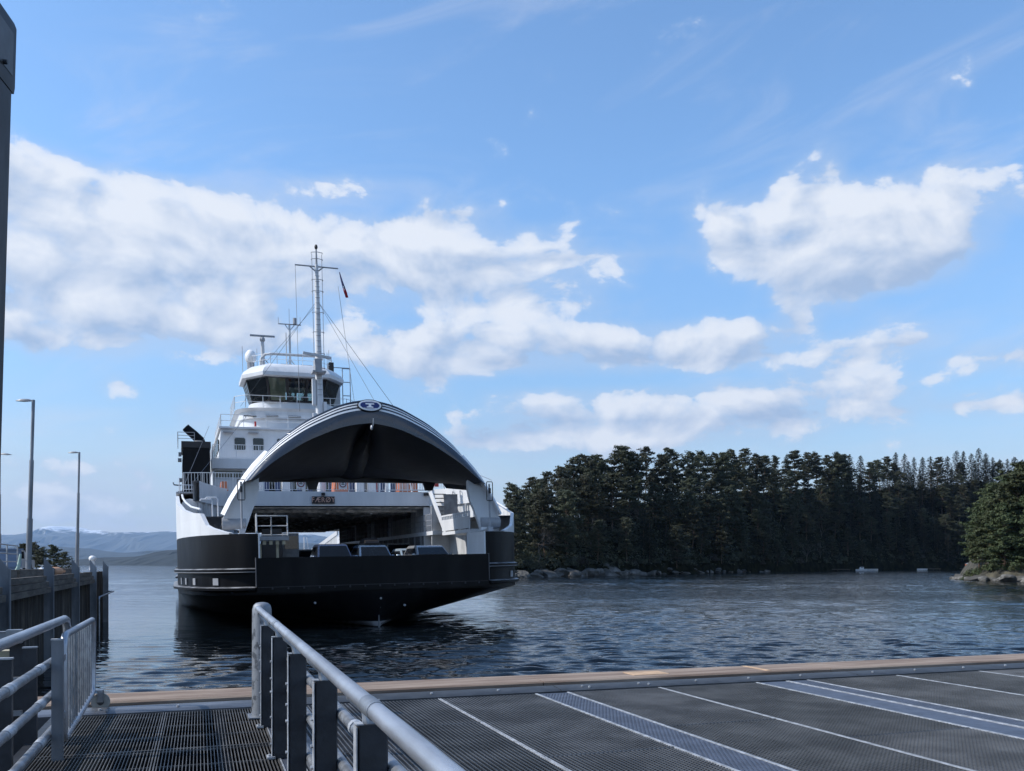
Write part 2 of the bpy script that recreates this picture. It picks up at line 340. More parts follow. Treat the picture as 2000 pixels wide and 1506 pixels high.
def place(name, me, parent=None, loc=(0, 0, 0), rot=(0, 0, 0), scale=(1, 1, 1)):
    o = bpy.data.objects.new(name, me); col.objects.link(o); o.parent = parent
    o.location = loc; o.rotation_euler = rot; o.scale = scale; return o
def tag(o, label, cat=None, group=None):
    o['label'] = label
    if cat: o['category'] = cat
    if group: o['group'] = group
    return o
def struct(o): o['kind'] = 'structure'; return o
def thing(name, label, cat, loc=(0, 0, 0), rot=(0, 0, 0), group=None):
    o = bpy.data.objects.new(name, None); col.objects.link(o); o.empty_display_size = .2
    o.location = loc; o.rotation_euler = rot; return tag(o, label, cat, group)
def copy_tree(o, parent=None):
    c = o.copy(); col.objects.link(c); c.parent = parent
    for ch in [q for q in bpy.data.objects if q.parent == o]: copy_tree(ch, c)
    return c
def at(px, py, depth):                       # photo row/column at a known distance -> point in the place
    return Vector(((px - 1000) / FPX * depth, depth, EYE + (HY - py) / FPX * depth))
def text_mesh(s, size, depth):
    cu = bpy.data.curves.new('lettering', 'FONT'); cu.body = s; cu.size = size; cu.extrude = depth; cu.offset = size * .009; cu.space_character = 1.12; cu.align_x = 'CENTER'; cu.align_y = 'CENTER'
    o = bpy.data.objects.new('lettering', cu); col.objects.link(o)
    dg = bpy.context.evaluated_depsgraph_get(); me = bpy.data.meshes.new_from_object(o.evaluated_get(dg))
    bpy.data.objects.remove(o); return me

# ------------------------------------------------------------------ the setting: water, mountains, wooded headland
def build_water():
    rad = list(np.exp(np.arange(math.log(2.0), math.log(9.0), .06))) + list(np.exp(np.arange(math.log(9.0), math.log(60.0), .0034))) + list(np.exp(np.arange(math.log(60.0), math.log(330.0), .0050)))
    rad += list(np.exp(np.arange(math.log(330.0), math.log(60000.0), .04)))
    rad = np.array(rad)
    ang = np.concatenate([np.linspace(-180, -40, 50)[:-1], np.linspace(-40, 40, 430), np.linspace(40, 180, 50)[1:]]) * math.pi / 180
    rr, aa = np.meshgrid(rad, ang, indexing='ij')
    x, y = rr * np.sin(aa), rr * np.cos(aa); z = np.zeros_like(x)
    g = np.random.default_rng(3)
    step = np.maximum(rr * np.where(rr < 60, .0034, .0050), rr * (80 / 430 * math.pi / 180))
    calm = 1 / (1 + np.exp(-(x + 7 + 3 * np.sin(y * .09)) / 3.0)) * .88 + .12
    calm = calm * (.75 + .25 * np.sin(x * .045 + 1.3 * np.sin(y * .03)) * np.cos(y * .021 + .5))
    for i in range(90):
        lam = .20 * (5.6 ** g.random()); th = g.normal(1.52, .34)
        k = 2 * math.pi / lam; s = .030 / math.sqrt(90) * 2.6 * (1.2 if lam < .5 else 1.35 if lam < 1.0 else .7)
        fade = np.clip((lam / step - 2.5) / 3.0, 0, 1)
        z += s / k * fade * np.sin(k * (x * math.cos(th) + y * math.sin(th)) + g.random() * 6.283 + 1.2 * np.sin(x * .11 * g.random() + y * .13 * g.random() + i))
    z *= calm * WAVE_HEIGHT
    gust = np.clip(.55 + .55 * np.sin(y * .085 + .8 * np.sin(x * .02) + x * .012) * np.sin(y * .031 + x * .017 + 1.0) + .25 * np.sin(y * .21 + x * .03), .12, 1.2)
    blend = np.clip((rr - 38) / 35, 0, 1) * gust * (calm * .9 + .1)
    for i in range(70):
        lam = 1.1 * (4.2 ** g.random()); th = g.normal(1.5, .42); k = 2 * math.pi / lam
        fade = np.clip((lam / step - 2.2) / 2.0, 0, 1)
        z += .024 / k * fade * blend * np.sin(k * (x * math.cos(th) + y * math.sin(th)) + g.random() * 6.283 + 1.1 * np.sin(x * .05 * g.random() + y * .06 * g.random() + i))
    n, m = x.shape
    vs = np.stack([x, y, z], -1).reshape(-1, 3)
    i, j = np.meshgrid(np.arange(n - 1), np.arange(m - 1), indexing='ij'); q = (i * m + j).ravel()
    fs = np.stack([q, q + m, q + m + 1, q + 1], -1)
    me = bpy.data.meshes.new('water'); me.vertices.add(len(vs)); me.vertices.foreach_set('co', vs.ravel())
    me.loops.add(fs.size); me.loops.foreach_set('vertex_index', fs.ravel().astype(np.int32))
    me.polygons.add(len(fs)); me.polygons.foreach_set('loop_start', np.arange(0, fs.size, 4, dtype=np.int32))
    me.update(calc_edges=True); me.validate()
    me.polygons.foreach_set('use_smooth', [True] * len(fs)); me.materials.append(water_m)
    o = bpy.data.objects.new('water', me); col.objects.link(o); struct(o)
    tag(o, 'dark blue fjord water with wind ripples')
    vs2 = MB(); vs2.box(-60000, 60000, -60000, 60000, -3.2, -3.0); struct(vs2.build('sea_bed', mat('sea_bed_dark', (.004, .007, .009), .9), smooth=0))
WAVE_HEIGHT = 4.9
build_water()

def fbm1(x, seed, octs=6, rough=.5):
    g = np.random.default_rng(seed); y = np.zeros_like(x); a = 1.0; f = 1.0
    for _ in range(octs):
        tab = g.random(4096) * 2 - 1; xi = np.floor(x * f).astype(int); t = x * f - xi; t = t * t * (3 - 2 * t)
        y += a * (tab[xi % 4096] * (1 - t) + tab[(xi + 1) % 4096] * t); a *= rough; f *= 2.03
    return y

def mountmat(name, c, c2, snow):
    m = bpy.data.materials.new(name); m.use_nodes = True; t = m.node_tree; b = t.nodes['Principled BSDF']; b.inputs['Roughness'].default_value = .95
    ge = t.nodes.new('ShaderNodeNewGeometry'); p = N(t, ge.outputs['Position'])
    n = noise(t, p, .0015, 8.0, .62); cc = mixc(t, n.step(.35, .65), c, c2)
    if snow:
        sp = t.nodes.new('ShaderNodeSeparateXYZ'); t.links.new(p.s, sp.inputs[0])
        s = (N(t, sp.outputs[2]) + (noise(t, p, .0028, 8.0, .7) - .5) * 900).step(snow, snow + 120)
        cc = mixc(t, s, cc, (.80, .82, .85))
    t.links.new(cc.s, b.inputs['Base Color']); return m
def range_of_hills(name, label, depth, prof, thick, m, seed, rough):
    px = np.linspace(-700, 1500, 260); base = np.interp(px, [p[0] for p in prof], [p[1] for p in prof])
    top = base + fbm1(px / 60.0 + 50, seed) * rough
    rows = []
    for k in range(14):
        s = k / 13.0; row = []
        for i, q in enumerate(px):
            d = depth + thick * (s - .55) + fbm1(np.array([q / 45.0 + k * .7]), seed + 1)[0] * thick * .05
            hz = max(0.0, (HY - top[i]) / FPX * depth + EYE)
            prof_s = math.sin(min(1, s / .55) * math.pi / 2) ** 1.1 if s < .55 else math.cos((s - .55) / .45 * math.pi / 2)
            hz2 = hz * prof_s * (1 + .12 * fbm1(np.array([q / 22.0 + k * 3.1]), seed + 2, 4)[0] * (1 - prof_s)) - 3
            row.append(((q - 1000) / FPX * depth, d, hz2))
        rows.append(row)
    o = MB().sheet(rows).build(name, m, smooth=0); struct(o); tag(o, label); return o
range_of_hills('snowy_mountains', 'far blue mountain range with snow on its ridge', 26000,
               [(-700, 1050), (0, 1045), (60, 1043), (100, 1036), (135, 1029), (165, 1036), (230, 1039), (350, 1038), (430, 1044), (600, 1046), (700, 1050), (900, 1060), (1500, 1080)], 8000,
               mountmat('snowy_mountain_ground', (.035, .042, .045), (.07, .075, .07), 900), 11, 1.6)
range_of_hills('middle_hills', 'lower blue hills in front of the snowy range', 13500,
               [(-700, 1066), (0, 1068), (90, 1064), (160, 1070), (215, 1079), (300, 1078), (420, 1066), (600, 1060), (800, 1068), (1100, 1085), (1500, 1095)], 4000,
               mountmat('wooded_hill_ground', (.010, .016, .016), (.02, .027, .024), 0), 21, 1.0)
range_of_hills('near_hills', 'dark wooded low hills across the fjord', 5500,
               [(-700, 1100), (60, 1098), (165, 1096), (200, 1089), (250, 1086), (300, 1086), (345, 1073), (420, 1070), (520, 1076), (640, 1080), (760, 1092), (900, 1100), (1500, 1104)], 1500,
               mountmat('dark_wood_ground', (.006, .010, .010), (.012, .017, .015), 0), 31, 1.2)

# headland: shore and hill top measured along the bearing of a photo column
SH_PX = [940, 985, 1010, 1100, 1200, 1300, 1400, 1480, 1560, 1650, 1750, 1850, 1950, 2150, 2500]
SH_D = [205, 192, 195, 212, 232, 260, 300, 340, 385, 425, 458, 478, 482, 486, 500]
SKY_PX = [940, 985, 1003, 1030, 1070, 1130, 1200, 1280, 1340, 1440, 1500, 1550, 1620, 1690, 1720, 1757, 1800, 1830, 1912, 1960, 2000, 2150, 2500]
SKY_Y = [960, 948, 936, 926, 908, 894, 875, 877, 882, 876, 884, 884, 884, 898, 894, 882, 896, 892, 880, 896, 898, 896, 896]
def shore(px): return float(np.interp(px, SH_PX, SH_D))
def skyz(px, d): return EYE + (HY - float(np.interp(px, SKY_PX, SKY_Y))) / FPX * d
TREE_H = 17.5
_fx = np.arange(0, 400, 1.0); _fn = fbm1(_fx * .35, 91, 5)
def ground(px, s):                              # height of the headland s metres behind its shore
    d = shore(px); top = max(3.0, skyz(px, d + 42) - TREE_H)
    k = min(1, max(0, s) / 46.0)
    z = 1.2 * min(1, (s + 1) / 3.0) + (top - 1.2) * (k ** .85 if k < 1 else 1) + .35 * float(np.interp((px * .12 + s * 1.3) % 390, _fx, _fn))
    if s > 60: z -= (s - 60) * .12
    return z - (2.2 if s < -.5 else 0)
rows = []
for px in np.linspace(940, 2500, 190):
    d0 = shore(px) + 2.2 * float(np.interp((px * .37) % 390, _fx, _fn))
    rows.append([((px - 1000) / FPX * (d0 + s), d0 + s, ground(px, s)) for s in (-4, -1, 0, 1.2, 2.5, 5, 8, 12, 17, 23, 30, 38, 46, 58, 80, 140)])
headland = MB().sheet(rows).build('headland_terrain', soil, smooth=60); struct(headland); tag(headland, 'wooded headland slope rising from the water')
NSH_PX = [1862, 1895, 1930, 1970, 2010, 2100, 2300]; NSH_D = [172, 160, 153, 149, 147, 146, 150]
def nshore(px): return float(np.interp(px, NSH_PX, NSH_D))
def nground(px, s):
    w = min(1, max(0, (px - 1868) / 60.0))
    return (w ** .6) * (1.6 * min(1, (s + 1) / 2.5) + 5.5 * min(1, max(0, s) / 22)) + .3 * float(np.interp((px * .23 + s * 2.3) % 390, _fx, _fn)) - (2 if s < -.4 else 0) - (1 - w) * 1.5
rows = []
for px in np.linspace(1862, 2300, 60):
    rows.append([((px - 1000) / FPX * (nshore(px) + s), nshore(px) + s, nground(px, s)) for s in (-3, -.8, 0, .8, 1.8, 3, 5, 8, 12, 18, 26, 40)])
o = MB().sheet(rows).build('point_terrain', mat('point_ground', (.035, .032, .022), .95, var=.4, vscale=.5, c2=(.09, .08, .055), bump=.6, bscale=3), smooth=60); struct(o); tag(o, 'low rocky point with trees jutting into the water')
rows = []
for px in np.linspace(-400, 150, 40):
    rows.append([((px - 1000) / FPX * d, d, (1.2 + .012 * (d - 100) + .5 * math.sin(px * .05 + d)) * min(1, max(.0, (148 - px) / 40)) - .6) for d in (92, 97, 105, 118, 135, 160)])
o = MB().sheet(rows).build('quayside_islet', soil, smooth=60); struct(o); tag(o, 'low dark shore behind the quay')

# ------------------------------------------------------------------ trees
def tri_cloud(cent, nrm, size, g, asp=.45):     # one leaf-like triangle pair per point, turned at random about nrm
    n = len(cent); a = g.normal(size=(n, 3)); t = np.cross(a, nrm); t /= np.linalg.norm(t, axis=1, keepdims=True) + 1e-9
    b = np.cross(nrm, t); b /= np.linalg.norm(b, axis=1, keepdims=True) + 1e-9
    s = size[:, None]
    v = np.stack([cent - t * s, cent + b * s * asp, cent + t * s, cent - b * s * asp], 1).reshape(-1, 3)
    f = np.arange(4 * n).reshape(-1, 4); return v, f
def np_mesh(name, vs, fs, m):
    me = bpy.data.meshes.new(name); me.from_pydata(vs.tolist(), [], fs.tolist()); me.materials.append(m); me.update(); return me
def pine_meshes(seed, h=15.0, crown_from=.36, spread=3.0, dens=1.0, m=None, flat=.42, cone=.4):
    g = np.random.default_rng(seed); tr = MB()
    lean = g.normal(size=2) * .35; bend = g.normal(size=2) * .3
    def axis(t): return np.array([lean[0] * t + bend[0] * math.sin(t * 5), lean[1] * t + bend[1] * math.cos(t * 4) - bend[1], t * h])
    tr.path([axis(t) for t in np.linspace(-.04, .97, 9)], [.21 * (1 - t * .85) * h / 15 for t in np.linspace(0, 1, 9)], 7)
    cen = []; nor = []; siz = []
    nb = int(74 * dens); NW = 11 + int(5 * g.random())
    for i in range(nb):
        t = crown_from + (1 - crown_from) * ((int((i / nb) * NW) + .5 + g.normal() * .16) / NW) ** .9
        if t > .985: continue
        q = (t - crown_from) / (1 - crown_from)
        q = min(1, max(0, q)); L = spread * ((1 - cone) * (.5 + .9 * math.sin(math.pi * min(1, .18 + q * .82)) ** .8) + cone * (.18 + 1.15 * (1 - q) ** .8)) * (.45 + .75 * g.random()) * (1.0 if q < .8 else .8)
        az = g.random() * 6.283; rise = .05 + .55 * q + .2 * g.normal()
        p0 = axis(t); dv = np.array([math.cos(az), math.sin(az), rise * .7]); p1 = p0 + dv * L; pm = p0 + dv * L * .55 + np.array([0, 0, .15])
        tr.path([p0, pm, p1], [.055 * (1.2 - q * .5), .035, .012], 4, cap=False)
        nt = 2 + int(3.2 * L / spread)
        for k in range(nt):
            c = p0 + dv * L * (.42 + .62 * (k + g.random()) / nt) + g.normal(size=3) * np.array([.30, .30, .12])
            rr = .55 + .45 * g.random(); nn = int(17 * dens)
            dd = g.normal(size=(nn, 3)); dd /= np.linalg.norm(dd, axis=1, keepdims=True); rad = g.random((nn, 1)) ** .4
            cen.append(c + dd * rad * np.array([rr, rr, rr * flat])); e = dd + np.array([0, 0, .6]) + g.normal(size=(nn, 3)) * .4; nor.append(e)
            siz.append(.17 + .20 * g.random(nn))
    c = np.concatenate(cen); v, f = tri_cloud(c, np.concatenate(nor), np.concatenate(siz), g)
    for _ in range(3):                          # dead stubs below the crown
        t = .15 + .25 * g.random(); az = g.random() * 6.283; p = axis(t); tr.path([p, p + np.array([math.cos(az), math.sin(az), .1]) * (.6 + g.random())], [.03, .008], 4, cap=False)
    return tr.mesh('trunk', bark), np_mesh('crown', v, f, m or needle)
def spruce_meshes(seed, h=19.0, spread=2.7, dens=1.0):
    g = np.random.default_rng(seed); tr = MB(); tr.path([(0, 0, -.5), (0, 0, h * .5), (0, 0, h)], [.2, .12, .015], 7)
    cen = []; nor = []; siz = []; nb = int(190 * dens)
    for i in range(nb):
        t = .08 + .915 * (i + g.random()) / nb; L = spread * (1 - t) ** .58 * (.65 + .5 * g.random()) + .12; az = i * 2.4 + g.normal() * .3
        droop = -.25 + .7 * t
        n = max(4, int(13 * L / spread * 2 + 3)); s = g.random(n) ** .7
        dv = np.array([math.cos(az), math.sin(az), 0]); side = np.array([-dv[1], dv[0], 0])
        wdt = (.42 * L * (1 - s * .6)) * (g.random(n) - .5) * 1.1
        c = dv * (s * L)[:, None] + side * wdt[:, None]; c[:, 2] = t * h + droop * s * L - .22 * s * s * L + g.normal(size=n) * .07
        cen.append(c); nor.append(np.tile([0, 0, 1.0], (n, 1)) + g.normal(size=(n, 3)) * .55); siz.append(.18 + .22 * g.random(n))
        if i % 3 == 0: tr.path([(0, 0, t * h), tuple(dv * L + np.array([0, 0, t * h + (droop - .22) * L]))], [.03, .008], 4, cap=False)
    v, f = tri_cloud(np.concatenate(cen), np.concatenate(nor), np.concatenate(siz), g)
    return tr.mesh('trunk', bark), np_mesh('crown', v, f, sprucem)
def bare_meshes(seed, h=10.0):
    g = np.random.default_rng(seed); tr = MB(); cen = []; 
    def grow(p, d, L, r, lev):
        q = p + d * L; tr.path([p, p + d * L * .5 + g.normal(size=3) * .06 * L, q], [r, r * .8, r * .55], 5 if lev < 2 else 3, cap=False)
        if lev == 3:
            for _ in range(9): cen.append(q + g.normal(size=3) * np.array([.55, .55, .45]))
            return
        for _ in range(3 if lev else 4):
            e = d + g.normal(size=3) * .55 + np.array([0, 0, .18]); e /= np.linalg.norm(e); grow(q - d * L * .3 * g.random(), e, L * (.55 + .25 * g.random()), r * .55, lev + 1)
    grow(np.array([0, 0, -.3]), np.array([g.normal() * .12, g.normal() * .12, 1.0]), h * .42, .13, 0)
    c = np.array(cen); v, f = tri_cloud(c, g.normal(size=c.shape), .16 + .2 * g.random(len(c)), g, .12)
    return tr.mesh('trunk', palebark), np_mesh('crown', v, f, twigm)
def bush_mesh(seed, m):
    g = np.random.default_rng(seed); n = 900; d = g.normal(size=(n, 3)); d[:, 2] = abs(d[:, 2]); d /= np.linalg.norm(d, axis=1, keepdims=True)
    lump = 1 + .28 * np.sin(d[:, 0] * 5 + seed) * np.cos(d[:, 1] * 6) ; c = d * (lump * (.55 + .45 * g.random(n) ** .5))[:, None] * np.array([1.7, 1.7, 1.5])
    v, f = tri_cloud(c, d + g.normal(size=(n, 3)) * .5, .12 + .12 * g.random(n), g); return np_mesh('leaves', v, f, m)
PINES = [pine_meshes(s, crown_from=cf, spread=sp, dens=dn) for s, cf, sp, dn in ((1, .22, 3.1, 1.15), (2, .32, 2.9, 1.1), (3, .16, 3.5, 1.25), (4, .42, 3.2, .9), (5, .25, 2.7, 1.1), (6, .12, 3.1, 1.25), (7, .48, 3.3, .85))]
PINES += [pine_meshes(s, crown_from=cf, spread=sp, dens=dn, cone=cn) for s, cf, sp, dn, cn in ((8, .15, 3.6, 1.1, .95), (9, .25, 3.3, 1.0, .8), (10, .3, 3.9, .9, .9))]
SPRUCES = [spruce_meshes(s, spread=sp) for s, sp in ((11, 4.6), (12, 5.2), (13, 4.0))]
BARES = [bare_meshes(s) for s in (21, 22, 23)]
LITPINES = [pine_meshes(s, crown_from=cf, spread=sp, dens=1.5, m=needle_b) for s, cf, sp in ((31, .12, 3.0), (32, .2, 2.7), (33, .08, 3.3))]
BUSH = [bush_mesh(s, needle) for s in (41, 42)] + [bush_mesh(43, twigm)]
TREES = []
def tree(kind, x, y, z, s, label, group, low=False):
    name, ms = {'pine': ('pine_tree', PINES), 'spruce': ('spruce_tree', SPRUCES), 'bare': ('bare_tree', BARES), 'lit': ('pine_tree', LITPINES)}[kind]
    t = thing(name, label, 'tree', (x, y, z), (0, 0, random.random() * 6.283), group); t.scale = (s * random.uniform(.9, 1.12), s * random.uniform(.9, 1.12), s)
    a, b = random.choice(ms if not low else [ms[i] for i in (0, 2, 5, 7, 8, 9)]); place('trunk', a, t); place('crown', b, t); return t
ORD = 'first second third fourth fifth sixth seventh eighth ninth tenth eleventh twelfth thirteenth fourteenth fifteenth sixteenth seventeenth eighteenth nineteenth twentieth'.split()
def ordw(i):
    if i < 20: return ORD[i]
    tens = {2: 'twenty', 3: 'thirty', 4: 'forty', 5: 'fifty', 6: 'sixty', 7: 'seventy', 8: 'eighty'}[(i + 1) // 10]; u = (i + 1) % 10
    return tens[:-1] + 'ieth' if u == 0 else tens + '-' + ORD[u - 1]
# skyline trees, left to right
px = 1004.0; ip = isp = 0
while px < 2060:
    s = 42 + random.uniform(-6, 8); d = shore(px) + s; zt = skyz(px, d) + random.uniform(-2.2, .9); zg = ground(px, s)
    spr = (px > 1735 and random.random() < .92) or (px > 1450 and random.random() < .12); hh = zt - zg + (random.uniform(-1.2, 2.0) if spr else 0)
    X = (px - 1000) / FPX * d
    if spr:
        tree('spruce', X, d, zg, hh / 19.0, f'pointed dark spruce on the headland skyline, {ordw(isp)} spire from the left', 'spruces on the headland skyline'); isp += 1; px += random.uniform(3.6, 6.0) / d * FPX
    else:
        tree('pine', X, d, zg, hh / 15.0, f'round-topped pine on the headland skyline, {ordw(ip)} crown from its left tip', 'pines on the headland skyline'); ip += 1; px += random.uniform(3.4, 5.2) / d * FPX
# the wood below the skyline, tier by tier
TIERS = ('along the headland shore', 'low on the headland slope', 'halfway up the headland slope', 'high on the headland slope', 'just below the headland skyline', 'behind the headland skyline')
for tier, s0 in enumerate((3, 10, 18, 26, 34, 52)):
    cnt = {}
    px = 1000.0 + random.uniform(0, 10)
    while px < 2040:
        s = s0 + random.uniform(-2, 3.5); d = shore(px) + s; X = (px - 1000) / FPX * d; zg = ground(px, s) - .2
        r = random.random(); far = px > 1660
        kind = 'spruce' if r < (.5 if far else .14) else 'bare' if r < (.44 if (tier < 3 and 1450 < px < 1800) else .19) else 'pine'
        if px > 1885 and tier < 3: px += 12; continue
        sc_ = {'pine': (random.uniform(.6, .9) if tier == 0 else random.uniform(.8, 1.12)), 'spruce': random.uniform(.6, .95), 'bare': random.uniform(.9, 1.3)}[kind]
        cnt[kind] = cnt.get(kind, -1) + 1
        tree(kind, X, d, zg - (1.5 if tier == 5 else 0), sc_, ordw(cnt[kind]) + {'pine': ' dark pine', 'spruce': ' narrow spruce', 'bare': ' bare grey-brown tree'}[kind] + ' from the left in the row ' + TIERS[tier], 'trees ' + TIERS[tier], low=(kind == 'pine' and tier < 4))
        px += random.uniform(5.2, 8.0) / d * FPX
# the nearer point
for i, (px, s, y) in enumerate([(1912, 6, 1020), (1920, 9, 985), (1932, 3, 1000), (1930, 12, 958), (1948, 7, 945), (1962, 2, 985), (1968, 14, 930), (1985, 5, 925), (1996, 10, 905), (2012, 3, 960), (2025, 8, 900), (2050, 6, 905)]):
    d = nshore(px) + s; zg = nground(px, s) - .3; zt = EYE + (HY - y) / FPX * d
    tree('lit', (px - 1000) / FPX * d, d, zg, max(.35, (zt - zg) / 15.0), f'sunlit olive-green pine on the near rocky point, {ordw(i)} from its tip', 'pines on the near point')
for i, (px, y, d) in enumerate([(-20, 1075, 112), (8, 1078, 110), (24, 1074, 120), (52, 1062, 108), (68, 1060, 114), (84, 1072, 106), (108, 1066, 110), (127, 1080, 108)]):
    zg = .6; zt = EYE + (HY - y) / FPX * d
    tree('pine', (px - 1000) / FPX * d, d, zg, max(.25, (zt - zg) / 15.0) , f'dark small pine behind the quay, {ordw(i)} from the left', 'pines behind the quay').scale *= 1.0
for i in range(46):
    px = 1000 + i * 21 + random.uniform(-8, 8); s = random.uniform(1.5, 5)
    if px > 1880: break
    d = shore(px) + s; k = random.choice((0, 1, 1, 2)); o = place('shrub', BUSH[k], None, ((px - 1000) / FPX * d, d, ground(px, s) - .2), (0, 0, random.random() * 6), (random.uniform(.7, 1.6),) * 3)
    tag(o, f'low dark shrub at the foot of the headland wood, {ordw(i)} from the left', 'shrub', 'shrubs along the headland shore')
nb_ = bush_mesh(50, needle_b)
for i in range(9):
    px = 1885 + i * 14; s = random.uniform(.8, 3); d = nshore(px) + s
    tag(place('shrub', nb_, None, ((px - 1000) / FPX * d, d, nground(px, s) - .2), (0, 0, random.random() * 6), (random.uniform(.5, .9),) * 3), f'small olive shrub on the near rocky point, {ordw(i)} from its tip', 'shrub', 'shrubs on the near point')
# low undergrowth covering the slope between the trunks
def undergrowth():
    g = np.random.default_rng(77); n = 5200; cen = []; nor = []; siz = []
    for _ in range(n):
        px = 1000 + 1050 * g.random(); s = 1.5 + 50 * g.random() ** 1.1; d = shore(px) + s
        c = np.array([(px - 1000) / FPX * d, d, ground(px, s)]); k = 9; dd = g.normal(size=(k, 3)) * np.array([.9, .9, .45]); dd[:, 2] = abs(dd[:, 2]) * (1.2 + g.random())
        cen.append(c + dd); nor.append(dd + np.array([0, -.2, .5])); siz.append(.25 + .25 * g.random(k))
    v, f = tri_cloud(np.concatenate(cen), np.concatenate(nor), np.concatenate(siz), g); o = place('undergrowth', np_mesh('undergrowth', v, f, needle)); o['kind'] = 'stuff'; tag(o, 'dark undergrowth covering the headland slope')
undergrowth()
# shore rocks
def rock_mesh(seed):
    g = np.random.default_rng(seed); import bmesh
    bm = bmesh.new(); bmesh.ops.create_icosphere(bm, subdivisions=3, radius=1.0)
    ds = [g.normal(size=3) for _ in range(11)]; ds = [d / np.linalg.norm(d) for d in ds]; cut = [.55 + .3 * g.random() for _ in ds]
    for v in bm.verts:
        p = np.array(v.co)
        for d, c in zip(ds, cut):
            e = p @ d - c
            if e > 0: p = p - d * e
        v.co = Vector(p * np.array([1.5, .9, .6]) + g.normal(size=3) * .02)
    me = bpy.data.meshes.new('rock'); bm.to_mesh(me); bm.free(); me.materials.append(rockm); return me
ROCKS = [rock_mesh(s) for s in range(61, 67)]
for i in range(58):
    px = 1003 + (i / 58.0) ** 1.25 * 500 + random.uniform(-5, 5); s = random.uniform(-2.2, 2.4); d = shore(px) + s
    big = random.uniform(.7, 2.1) * (1.35 if px < 1250 else .8); o = place('shore_rock', random.choice(ROCKS), None, ((px - 1000) / FPX * d, d, random.uniform(-.2, .5) + max(0, s) * .35), (random.uniform(-.4, .4), random.uniform(-.4, .4), random.random() * 6), (big,) * 3)
    tag(o, f'pale grey rock on the headland shore, {ordw(i)} from its left tip', 'rock', 'rocks along the headland shore')
for i in range(16):
    px = 1868 + i * 11 + random.uniform(-3, 3); d = nshore(px) + random.uniform(-1.2, .8); o = place('shore_rock', random.choice(ROCKS), None, ((px - 1000) / FPX * d, d, .1), (random.uniform(-.4, .4), random.uniform(-.4, .4), random.random() * 6), (random.uniform(.7, 1.7),) * 3)
    tag(o, f'grey-brown rock edging the near wooded point, {ordw(i)} from its tip', 'rock', 'rocks along the near point')
# landing stages and boats at the back of the bay
def small_boat(px, d, s, label, cabin):
    t = thing('motor_boat', label, 'boat', ((px - 1000) / FPX * d, d, .0), (0, 0, random.uniform(1.0, 2.0)))
    st = [(-2.6, .9), (-1.5, 1.0), (0, 1.0), (1.5, .75), (2.5, .12)]
    MB().loft([[(w * k, u, z) for k, z in ((-.7, -.1), (-1, .75), (1, .75), (.7, -.1))] for u, w in st]).build('hull', white, t)
    if cabin: MB().prism([(-1.0, .75), (.9, .75), (.4, 1.75), (-.9, 1.75)], 'x', -.7, .7).build('cabin', plainw, t); MB().box(-.72, .72, -.6, .2, 1.15, 1.6).build('window', glass_d, t)
    t.scale = (s, s, s); return t
small_boat(1682, 418, 1.0, 'white cabin boat moored at the back of the bay', True)
small_boat(1702, 424, 1.1, 'small open boat beside the white cabin boat', False)
small_boat(1800, 455, 1.1, 'small open boat at the landing stage in the bay', False)
for px, d, w, lab in ((1640, 415, 9, 'low wooden landing stage near the white cabin boat'), (1815, 458, 11, 'low wooden landing stage left of the orange shed'), (1893, 465, 9, 'floating stage carrying the orange shed')):
    t = thing('landing_stage', lab, 'jetty', ((px - 1000) / FPX * d, d, 0))
    MB().box(-w / 2, w / 2, -1.2, 1.2, .55, .8).build('deck', pilec, t)
    for k in (-.45, -.15, .15, .45): MB().box(w * k - .12, w * k + .12, -1.1, -.8, -1, .55).build('pile', pile_m, t)
t = thing('orange_shed', 'small orange shed on the stage at the back of the bay', 'shed', ((1893 - 1000) / FPX * 465, 465, .8))
MB().box(-1.6, 1.6, -1, 1, 0, 2.4).build('wall', orange, t); MB().prism([(-1.8, 2.4), (1.8, 2.4), (0, 3.0)], 'y', -1.1, 1.1).build('roof', grey, t); MB().box(-.4, .4, -1.03, -1.0, .1, 1.9).build('door', offw, t)

# ------------------------------------------------------------------ timber quay
QT = R(20.5); QO = Vector((-19.9, 43.6, 0))
quay = thing('timber_quay', 'dark timber-piled quay with steel fender beams', 'quay', QO, (0, 0, QT))      # local X: out over the water, Y: away along the face
LEN0, LEN1 = -36.0, .6
MB().box(-9, -.35, LEN0, LEN1, 1.9, 2.42).build('deck_slab', concrete, quay)
MB().box(-9, -.9, LEN0, LEN1 - .5, -2.5, 1.9).build('rubble_core', under, quay)
pm = MB(); pm.path([(0, 0, -2.8), (.02, 0, 0), (0, .01, 1.4), (.01, 0, 2.42)], [.20, .19, .18, .17], 10); pmesh = pm.mesh('pile', pile_m)
k = LEN0 + 3
while k < LEN1:
    place('pile', pmesh, quay, (-.28 + random.uniform(-.03, .03), k, random.uniform(-.05, .06)), (random.uniform(-.012, .012), random.uniform(-.012, .012), random.random() * 6)); k += .43
e = -1.0
while e > -7: place('pile', pmesh, quay, (e, LEN1 - .15 + random.uniform(-.03, .03), random.uniform(-.05, .05)), (0, 0, random.random() * 6)); e -= .45
for t0, t1 in ((-27.0, -20.6), (-20.2, -13.8), (-13.4, -7.0), (-33.8, -27.4)):
    for j in range(3): MB().box(-.16 + .05 * j, .12 - .03 * j, t0 + .1 * j, t1 - .2 * j, 2.05 + .155 * j, 2.19 + .155 * j).build('fender_timber', pilec, quay)
    MB().box(-1.0, -.7, t0, t1, 2.425, 2.66).build('kerb_timber', pilec, quay)
for t0 in (0, -6.8, -13.6, -20.4, -27.2, -34.0):
    f = MB(); f.prism([(-.08, 3.02), (.14, 2.72), (.14, -2.6), (-.08, -2.6)], 'y', t0 - .04, t0 - .02)
    f.box(.14, .165, t0 - .085, t0 + .085, -2.6, 2.72); f.build('fender_beam', hbeam, quay)
